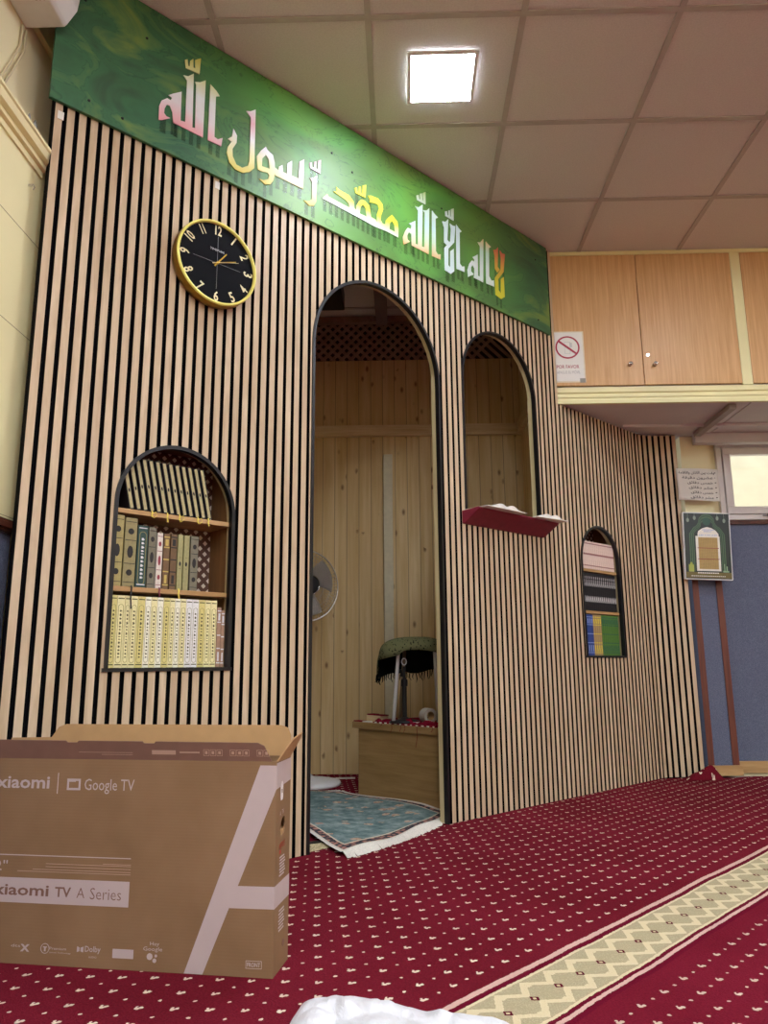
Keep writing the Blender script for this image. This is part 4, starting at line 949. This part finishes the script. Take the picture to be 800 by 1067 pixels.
for b in range(3):
    m = MB(); n_ = 10; P = []; a0 = b*2*PI/3+.15
    for i in range(n_+1):
        a = a0+1.25*i/n_
        for r in (.035, .08, .13, .165, .182): P.append(FR @ Vector((r*math.cos(a-.35*(r-.035)/.15), r*math.sin(a-.35*(r-.035)/.15), -.02+.04*i/n_*(r/.18))))
    F = [(i*5+j, (i+1)*5+j, (i+1)*5+j+1, i*5+j+1) for i in range(n_) for j in range(4)]
    o_ = MB().add(P, F).build('blade', bl, fn, smooth=True); sm = o_.modifiers.new('t', 'SOLIDIFY'); sm.thickness = .002
MB().lathe([(0, .062), (.04, .060), (.055, .052), (.055, -.05), (0, -.05)], 28, FR).build('hub', 'black', fn, smooth=False)
m = MB(); ring(m, .056, .053, .003, 30); m.build('hub_ring', 'chrome', fn)
MB().lathe([(0, -.05), (.05, -.05), (.055, -.09), (.04, -.14), (0, -.15)], 24, FR).build('motor_housing', 'black', fn, smooth=True)
t = tag(MB().box(-.06, .06, -.015, .015, 0, .006).build('rug_tag', 'fringe', None, (-.36, 4.80, .0), .1), 'narrow white strip on the carpet along the pine back wall', 'strip')

# ------------------------------------------------------------------ television carton
BA = math.atan2(-.135, .991); BO = (-.297, 1.825, 0)
bx = thing('television_box', 'large open brown cardboard television carton with a big printed letter A', 'cardboard box', BO, BA)
W_, D_, BH = .80, .116, .460; tk = .004
MB().box(-W_, 0, 0, tk, 0, BH).box(-W_, 0, D_-tk, D_, 0, BH).box(-W_, -W_+tk, tk, D_-tk, 0, BH).box(-W_+tk, -tk, tk, D_-tk, 0, tk).box(-W_+tk, -tk, tk, D_-tk, tk, .30, 1).build('carton', ['card', 'cardin'], bx)
# right end wall with its hand hole
ho = [(.05, .285), (.062, .287), (.076, .295), (.080, .310), (.078, .322), (.066, .330), (.052, .326), (.042, .318), (.038, .302), (.042, .290)]
L = [[(tk, 0), (D_-tk, 0), (D_-tk, BH), (tk, BH)], ho]
m = MB(); m.holed(L, 0, tk); m.v = [(-v[1], v[0], v[2]) for v in m.v]; m.build('end_wall', 'card', bx)
M_ = Matrix.Translation((0, .0015, BH)) @ Matrix.Rotation(math.radians(12), 4, 'X')
f_ = [(-W_, 0), (-.012, 0), (-.020, .014), (-.030, .036), (-.046, .0435), (-.30, .0445), (-.304, .040), (-.33, .040), (-.334, .0445), (-.50, .045), (-.504, .0405), (-.53, .0405), (-.534, .045), (-W_, .046)]
ff = MB().prism(f_, -.0015, .0015, 'y', M=M_).build('front_flap', 'carddark', bx)
ic = MB()
for i in range(10):
    x_ = -.18+i*.0165
    if i in (3, 7): continue
    for q in (ic,): frame(q, x_, x_+.014, .012, .027, .0008, -.0019, -.0015)
    ic.box(x_+.004, x_+.010, -.0019, -.0015, .016, .023)
ic.box(-.31, -.25, -.0019, -.0015, .014, .024).box(-.24, -.19, -.0019, -.0015, .018, .021).box(-.5, -.36, -.0019, -.0015, .017, .0178).box(-.44, -.36, -.0019, -.0015, .012, .0128)
ic.v = [tuple(M_ @ Vector(v)) for v in ic.v]; ic.build('flap_icons', 'printline', ff)
M2 = Matrix.Translation((0, D_-.002, BH)) @ Matrix.Rotation(math.radians(-14), 4, 'X')
MB().prism([(-W_+.03, 0), (-.001, 0), (-.003, .05), (-.012, .068), (-.03, .074), (-.62, .074), (-.64, .066), (-.655, .04), (-W_+.03, .038)], -.002, .002, 'y', M=M2).build('back_flap', 'cardin', bx)
M3 = Matrix.Translation((-.002, 0, BH-.002)) @ Matrix.Rotation(math.radians(32), 4, 'Y')
m = MB().prism([(.006, 0), (D_-.004, 0), (D_-.012, .055), (D_-.03, .072), (.03, .060), (.016, .035)], -.0015, .0015, 'x', M=M3); m.build('side_flap', 'cardin', bx)
y_ = -.0006
big = MB().prism([(-.040, BH-.009), (0, BH-.009), (0, .398), (-.164, .0005), (-.208, .0005)], y_, -.0001, 'y').prism([(-.090, .1875), (0, .1885), (0, .1415), (-.108, .1405)], y_-.0001, -.0001, 'y')
big.build('printed_letter', 'print', bx)
sd = MB().prism([(0, BH-.004), (D_, BH-.004), (D_, .405), (0, .398)], .0001, .0006, 'x').build('printed_letter', 'print', bx); sd = MB().prism([(0, .1885), (D_, .1885), (D_, .1415), (0, .1415)], .0001, .0006, 'x'); sd.build('printed_letter', 'print', bx)
tx = MB().text('xiaomi', -.716, -.573, .390, .418, y_, thick=.02).text('Google TV', -.481, -.352, .3805, .4145, y_).box(-.5525, -.5508, y_, 0, .379, .427)
frame(tx, -.527, -.492, .388, .414, .0048, y_, 0); tx.box(-.522, -.505, y_, 0, .407, .411)
tx.box(-W_, -.351, y_, 0, .2365, .2385); tx.text('32"', -.722, -.667, .202, .225, y_)
tx.build('printed_text', 'print', bx)
ln = MB()
for a, z_ in ((-.567, .2195), (-.567, .2130), (-.60, .2065), (-.64, .2015), (-.42, .2230)): ln.box(a, -.350, y_, 0, z_, z_+.0012)
ln.build('printed_lines', 'printline', bx)
MB().box(-W_+.001, -.351, -.0006, 0, .132, .187).build('printed_band', 'print', bx)
MB().text('xiaomi', -.700, -.554, .148, .172, -.0009, thick=.02).text('TV', -.538, -.497, .148, .170, -.0009, thick=.02).text('A', -.482, -.462, .148, .170, -.0009, thick=-.01).text('Series', -.448, -.370, .146, .171, -.0009, thick=-.01).build('band_text', 'carddark', bx)
lg = MB(); lo_ = lambda m_: m_.build('printed_logo', 'print', bx)
lo_(MB().text('dts', -.640, -.616, .036, .042, y_).text('X', -.616, -.592, .027, .043, y_, thick=.05))
lg.text('Premium', -.541, -.499, .034, .040, y_).text('Sound Technology', -.541, -.487, .026, .030, y_)
dl = MB().text('Dolby', -.452, -.413, .030, .046, y_, thick=.01).text('AUDIO', -.442, -.422, .021, .025, y_)
hg = MB().text('Hey', -.292, -.270, .052, .062, y_).text('Google', -.308, -.262, .0405, .0515, y_)
lg.holed([[(-.553+.011*math.cos(2*PI*i/24), .036+.011*math.sin(2*PI*i/24)) for i in range(24)], [(-.553+.0098*math.cos(2*PI*i/24), .036+.0098*math.sin(2*PI*i/24)) for i in range(24)]], y_, 0)
lg.box(-.558, -.548, y_, 0, .038, .040).box(-.555, -.551, y_, 0, .030, .038)
lo_(lg); dl.prism([(-.472, .032), (-.466, .034), (-.466, .042), (-.472, .044)], y_, 0, 'y').prism([(-.456, .032), (-.463, .034), (-.463, .042), (-.456, .044)], y_, 0, 'y')
lo_(dl); lo_(MB().box(-.383, -.332, y_, 0, .024, .043))
for cx, cz, r_ in ((-.292, .031, .007), (-.277, .033, .003), (-.280, .023, .0045)): hg.prism([(cx+r_*math.cos(2*PI*i/18), cz+r_*math.sin(2*PI*i/18)) for i in range(18)], y_, 0, 'y')
lo_(hg); lg = MB(); frame(lg, -.063, -.026, .018, .034, .0008, y_, 0); lg.text('FRONT', -.060, -.029, .0215, .0305, y_, thick=.02)
lo_(lg)
def side_map(q): return (.0007-q[1]*0, q[0], q[2])
s2 = MB().prism([(.036, .368), (.050, .368), (.054, .374), (.054, .404), (.048, .411), (.038, .409), (.034, .402), (.034, .374)], .0001, .0006, 'x')
s2.build('logo_pill', 'whiteprint', bx)
MB().text('mi', .038, .050, .384, .396, 0, map=lambda q: (.0008, q[0], q[2]), thick=.02).build('side_text', 'card', bx)
s3_ = MB().text('A', .030, .038, .334, .345, 0, map=lambda q: (.0007, q[0], q[2])).text('TV', .046, .062, .336, .346, 0, map=lambda q: (.0007, q[0], q[2]))
for i in range(14):
    z_ = .24-.0065*i if i < 7 else .125-.007*(i-7)
    s3_.box(.0001, .0006, .034+.003*(i % 2), .072+.004*(i % 3), z_, z_+.003)
s3_.build('side_text', 'print', bx)
MB().text('NETFLIX', .030, .074, .262, .274, 0, map=lambda q: (.0007, q[0], q[2]), thick=.02).box(.0001, .0006, .032, .044, .250, .258).build('side_text', 'redprint', bx)
MB().lathe([(0, .0008), (.008, .0008), (.008, 0)], 16, Matrix.Translation((0, .075, .05)) @ Matrix.Rotation(PI/2, 4, 'Y')).build('round_mark', 'carddark', bx)

# ------------------------------------------------------------------ crumpled white plastic bag in the foreground
out = [(-.235, 1.56), (-.225, 1.66), (-.215, 1.72), (-.16, 1.742), (-.06, 1.725), (.05, 1.69), (.13, 1.66), (.21, 1.62), (.23, 1.45), (.12, 1.25), (-.1, 1.2), (-.24, 1.3)]
out = [(x_, y_-.03) for x_, y_ in out]; cx, cy = -.03, 1.45; P = []; F = []; nr, ns = 60, 200
from mathutils import noise as mn
def outl(a):
    k = a/(2*PI)*len(out); i = int(k) % len(out); f = k-int(k); p0, p1 = out[i], out[(i+1) % len(out)]
    return Vector((p0[0]+(p1[0]-p0[0])*f, p0[1]+(p1[1]-p0[1])*f))
for j in range(nr+1):
    r = j/nr
    for i in range(ns):
        o2 = outl(2*PI*i/ns); x, y = cx+(o2.x-cx)*r, cy+(o2.y-cy)*r
        v = Vector((x*9, y*9, 3)); q1 = mn.voronoi(Vector((x*8+y*3, y*6, 2)))[0]; q2 = mn.voronoi(Vector((x*19, y*15+x*6, 5)))[0]
        h = (1-r**8)*(.010+.030*(q1[1]-q1[0])+.016*(q2[1]-q2[0])+.03*abs(mn.noise(Vector((x*4+y*3, y*5-x*2, 1)))))
        e = Vector((x+.205, y-1.71)).length; h += .022*math.exp(-(e/.05)**2)*(1-r**9)
        P.append((x, y, .002+h))
for j in range(nr):
    for i in range(ns): F.append((j*ns+i, j*ns+(i+1) % ns, (j+1)*ns+(i+1) % ns, (j+1)*ns+i))
n = N('white plastic film', .35, 0, .5); n.col('#e8e9ec'); n.b.inputs['Subsurface Weight'].default_value = .0; n.bump(n.noise(n.scale((1, .4, 1)), 60, 3, .5, 2.5), .6, .004)
bg = MB().add(P, F).build('plastic_bag', n.m, smooth=True); tag(bg, 'crumpled white plastic bag lying on the carpet in the foreground', 'bag')

# ------------------------------------------------------------------ poster, handwritten sheet
pc = (1.952, 4.788, 1.408)
po = thing('prayer_timetable_poster', 'dark green arch-patterned timetable canvas with gold table hung on the blue pillar', 'poster', pc)
po.rotation_euler = (0, math.radians(2.3), math.radians(0))
hw, hh = .150, .217; y0 = -.012
MB().box(-hw, hw, y0, .018, -hh, hh).build('canvas', 'white', po, bevel=.002)
gd = plain('dark green print', '#15251f', .35); g2 = plain('mid green print', '#4a6a45', .35); g3 = plain('deep green print', '#223f2c', .35); gg = plain('gold table print', '#b89a5a', .4); wt = plain('cream print', '#e4e0d4', .4); olv = plain('olive print', '#6d5f2a', .4)
MB().box(-hw+.006, hw-.006, y0-.0006, y0, -hh+.006, hh-.006).build('background', gd, po)
def archp(w_, zb, zs, zt, lobes=True):
    pts = [(-w_, zb), (-w_, zs-.02), (-w_*1.0, zs)]
    pts += [(-w_*.98, zs+.02), (-w_*.72, zs+(zt-zs)*.42), (-w_*.60, zs+(zt-zs)*.46), (-w_*.46, zs+(zt-zs)*.62), (-w_*.42, zs+(zt-zs)*.82), (-w_*.25, zt-.006), (0, zt)]
    return pts+[(-a, b) for a, b in pts[-2::-1]]
for (w_, zt, mt_, d_) in ((.112, .205, g2, .0009), (.107, .199, g3, .0012), (.100, .190, g2, .0015), (.095, .184, g3, .0018), (.088, .172, g2, .0021), (.084, .167, gd, .0024)):
    MB().prism(archp(w_, -.165, .06, zt), y0-d_, y0-.0003, 'y').build('printed_arch', mt_, po)
MB().prism([(.026*math.cos(2*PI*i/24), .158+.026*math.sin(2*PI*i/24)) for i in range(24)], y0-.0028, y0, 'y').build('round_emblem', plain('emblem green', '#1d4a38', .3), po)
MB().prism([(-.060, .060), (.072, .060), (.072, .078), (.055, .10), (.03, .115), (0, .122), (-.03, .112), (-.055, .095), (-.06, .078)], y0-.0027, y0, 'y').build('title_panel', wt, po)
MB().text('HORARIO DE ORACIÓN', -.035, .045, .098, .104, y0-.003).text('MADRID 2024', -.022, .03, .086, .092, y0-.003).build('title_text', 'pr_red', po) if False else None
tt = MB()
for z_, a, b in ((.101, -.03, .042), (.090, -.02, .03)):
    x_ = a
    while x_ < b: tt.box(x_, x_+.006, y0-.0031, y0-.0027, z_, z_+.0045); x_ += .0085
for x_ in (-.052, -.04, -.03, -.015, .0, .012, .03, .045, .055): tt.box(x_, x_+.007, y0-.0031, y0-.0027, .066, .071)
tt.build('title_marks', 'pr_blue', po)
MB().box(-.074, .078, y0-.0026, y0, -.162, .062).build('table_frame', wt, po)
MB().box(-.058, .064, y0-.003, y0, -.150, .054).build('gold_table', gg, po)
gl2 = MB()
for i in range(1, 12): x_ = -.058+.122*i/12; gl2.box(x_-.0006, x_+.0006, y0-.0033, y0, -.150, .054)
for i in range(1, 24): z_ = -.150+.204*i/24; gl2.box(-.058, .064, y0-.0033, y0, z_-.0006, z_+.0006)
gl2.build('table_grid', plain('brown grid', '#8a6c34', .4), po)
MB().box(-.064, .07, y0-.0036, y0, -.017, -.013).box(-.064, .07, y0-.0036, y0, -.088, -.084).build('red_rows', 'pr_red', po)
MB().box(-hw+.008, hw-.008, y0-.0028, y0, -.205, -.170).build('footer_band', olv, po)
ft = MB(); x_ = -.07
while x_ < .06: ft.box(x_, x_+.010, y0-.0034, y0-.0028, -.178, -.171); x_ += .0135
x_ = -.11
while x_ < .10: ft.box(x_, x_+.008, y0-.0034, y0-.0028, -.197, -.192); x_ += .012
ft.build('footer_marks', wt, po)
la = MB()
for x_, z_ in ((-.118, .165), (-.075, .18), (.07, .18), (.112, .165)): la.prism([(x_+.009*math.cos(2*PI*i/10), z_+.014*math.sin(2*PI*i/10)) for i in range(10)], y0-.0016, y0, 'y').box(x_-.0008, x_+.0008, y0-.0016, y0, z_+.012, .212)
la.build('printed_lanterns', plain('lantern grey', '#7f8f7c', .4), po)
sm_ = MB().prism(archp(.016, -.168, -.14, -.105), y0-.003, y0, 'y'); sm_.v = [(v[0]-.108, v[1], v[2]) for v in sm_.v]; sm_.build('small_arch', plain('yellow green print', '#a5b04a', .4), po)
sm_ = MB().box(.098, .102, y0-.003, y0, -.168, -.115).box(.112, .118, y0-.003, y0, -.168, -.13).box(.09, .126, y0-.003, y0, -.168, -.158).build('small_mosque', plain('pale green print', '#8fb08a', .4), po)

FORM = {'ا': (0xFE8D, 0), 'ع': (0xFEC9, 1), 'ش': (0xFEB5, 1), 'ر': (0xFEAD, 0), 'و': (0xFEED, 0), 'ن': (0xFEE5, 1), 'د': (0xFEA9, 0), 'ق': (0xFED5, 1), 'ي': (0xFEF1, 1), 'ة': (0xFE93, 0), 'خ': (0xFEA5, 1), 'م': (0xFEE1, 1), 'س': (0xFEB1, 1), 'ئ': (0xFE89, 1), 'ل': (0xFEDD, 1), 'ت': (0xFE95, 1), 'ب': (0xFE8F, 1), 'ه': (0xFEE9, 1), 'ذ': (0xFEAB, 0), 'ص': (0xFEB9, 1), 'ف': (0xFED1, 1), 'ظ': (0xFEC5, 1)}
def shape(tx_):
    out_ = []
    for w_ in tx_.split(' '):
        r = []
        for i, ch in enumerate(w_):
            c0, dual = FORM[ch]; prev = i > 0 and FORM[w_[i-1]][1]; nxt = dual and i < len(w_)-1
            r.append(chr(c0+(3 if prev and nxt else 1 if prev else 2 if nxt else 0)))
        out_.append(''.join(reversed(r)))
    return ' '.join(reversed(out_))
pp = thing('handwritten_sheet', 'white sheet with handwritten black arabic lines taped above the green poster', 'paper', (1.932, 4.812, 1.716))
P = []; F = []; n_ = 14
for j in range(9):
    for i in range(n_+1):
        u = i/n_; v = j/8; x_ = -.125+.265*u; z_ = -.0+.215*v-.012*u*1.2; P.append((x_, -.006-.010*math.sin(PI*u)*.6-.006*math.sin(v*5+u*4)-.012*(u > .9)*(1-v), z_))
F = [(j*(n_+1)+i, j*(n_+1)+i+1, (j+1)*(n_+1)+i+1, (j+1)*(n_+1)+i) for j in range(8) for i in range(n_)]
sh = MB().add(P, F).build('sheet', 'paper', pp, smooth=True); sm = sh.modifiers.new('t', 'SOLIDIFY'); sm.thickness = .001; sm.offset = 1
hwv = MB()
def surf(q):
    u = (q[0]+.125)/.265; v = q[2]/.215; return (q[0], -.006-.010*math.sin(PI*u)*.6-.006*math.sin(v*5+u*4)-.0022, q[2]-.012*u*1.2)
for k_, (tx_, a, b) in enumerate((('وقت بين الاذان والاقامة', -.11, .115), ('عشرون دقيقة', -.09, .105), ('خمس دقائق', -.06, .105), ('عشر دقائق', -.055, .105), ('خمس دقائق', -.045, .105), ('عشر دقائق', -.05, .105))):
    z_ = .185-.033*k_; hwv.text(shape(tx_), a, b, z_-.011, z_+.012, 0, map=surf, thick=.012); hwv.box(.114, .124, -.016, -.0145, z_-.012, z_-.007)
hwv.build('handwriting', 'ink', pp)

# ------------------------------------------------------------------ air conditioner, its cords, wrapper on the cornice
ac = thing('air_conditioner', 'white wall-mounted air conditioner in the top left corner', 'air conditioner', (-1.25, 2.127, 2.80))
MB().prism([(0, 0), (.132, .0), (.142, .010), (.173, .062), (.178, .10), (.178, .26), (.16, .28), (0, .28)], -.82, 0, 'y').build('body', 'white', ac, bevel=.004)
ac_b = [c for c in ac.children][0]
ac_b.data.transform(Matrix.Identity(4))
MB().box(.085, .128, -.72, -.11, -.0012, .0002).build('air_outlet', plain('dark outlet', '#4a443e', .5), ac)
m = MB()
for i in range(3): m.box(.088+.013*i, .092+.013*i, -.72, -.11, -.004, -.0013)
m.build('louvre', plain('beige louvre', '#b9ad9a', .4), ac)
MB().box(.160, .1782, -.80, -.001, .105, .107).build('front_seam', plain('grey seam', '#9a9a9a', .5), ac)
cbm = plain('cream cord', '#cfc29c', .5)
for dx, lab in ((0, 'cream cord hanging from the air conditioner, nearer the slatted wall'), (-.035, 'cream cord hanging from the air conditioner, farther from the slatted wall')):
    y1_ = 2.12+dx*.7
    P = [(-1.243, y1_, 2.785), (-1.243, y1_-.002, 2.70), (-1.243, y1_-.02, 2.66), (-1.242, y1_-.07, 2.55), (-1.242, y1_-.13, 2.42), (-1.242, y1_-.15, 2.385)]
    tag(MB().tube(P, .0042, 8).build('cord', cbm, smooth=True), lab, 'cord')
P = []; F = []
for j in range(9):
    for i in range(13):
        u, v = i/12, j/8; P.append((-1.2+.035*v, 2.02+.17*u, 2.3695+.05*math.sin(PI*u)*math.sin(PI*v)*(1+.5*math.sin(i*2.3+j))))
F = [(j*13+i, j*13+i+1, (j+1)*13+i+1, (j+1)*13+i) for j in range(8) for i in range(12)]
n = N('clear crumpled film', .15, 0, .6); n.col('#cfcfc8'); n.b.inputs['Alpha'].default_value = .55
tag(MB().add(P, F).build('plastic_wrapper', n.m, smooth=True), 'crumpled clear wrapper lying on top of the cream cornice', 'wrapper')

# ------------------------------------------------------------------ camera, world, view
cam = bpy.data.cameras.new('camera'); co_ = bpy.data.objects.new('camera', cam); C.objects.link(co_); bpy.context.scene.camera = co_
cam.sensor_fit = 'HORIZONTAL'; cam.sensor_width = 36; cam.lens = 36*780.2/800; cam.clip_start = .05
p_, y_, r_ = .20122, .02324, -.007635
cy_, sy_, cp_, sp_ = math.cos(y_), math.sin(y_), math.cos(p_), math.sin(p_)
Fw = Vector((-sy_*cp_, cy_*cp_, sp_)); Rt = Vector((cy_, sy_, 0)); Up = Rt.cross(Fw); c_, s_ = math.cos(r_), math.sin(r_)
X = Rt*c_+Up*s_; Y = Rt*-s_+Up*c_; Z = -Fw
co_.matrix_world = Matrix(((X.x, Y.x, Z.x, 0), (X.y, Y.y, Z.y, 0), (X.z, Y.z, Z.z, .68), (0, 0, 0, 1)))
w = bpy.data.worlds.new('world'); bpy.context.scene.world = w; w.use_nodes = True
w.node_tree.nodes['Background'].inputs[0].default_value = lin('#dfe6f2'); w.node_tree.nodes['Background'].inputs[1].default_value = 2.2
vs = bpy.context.scene.view_settings; vs.view_transform = 'Standard'; vs.look = 'None'; vs.exposure = EXPO; vs.gamma = 1; vs.use_curve_mapping = False
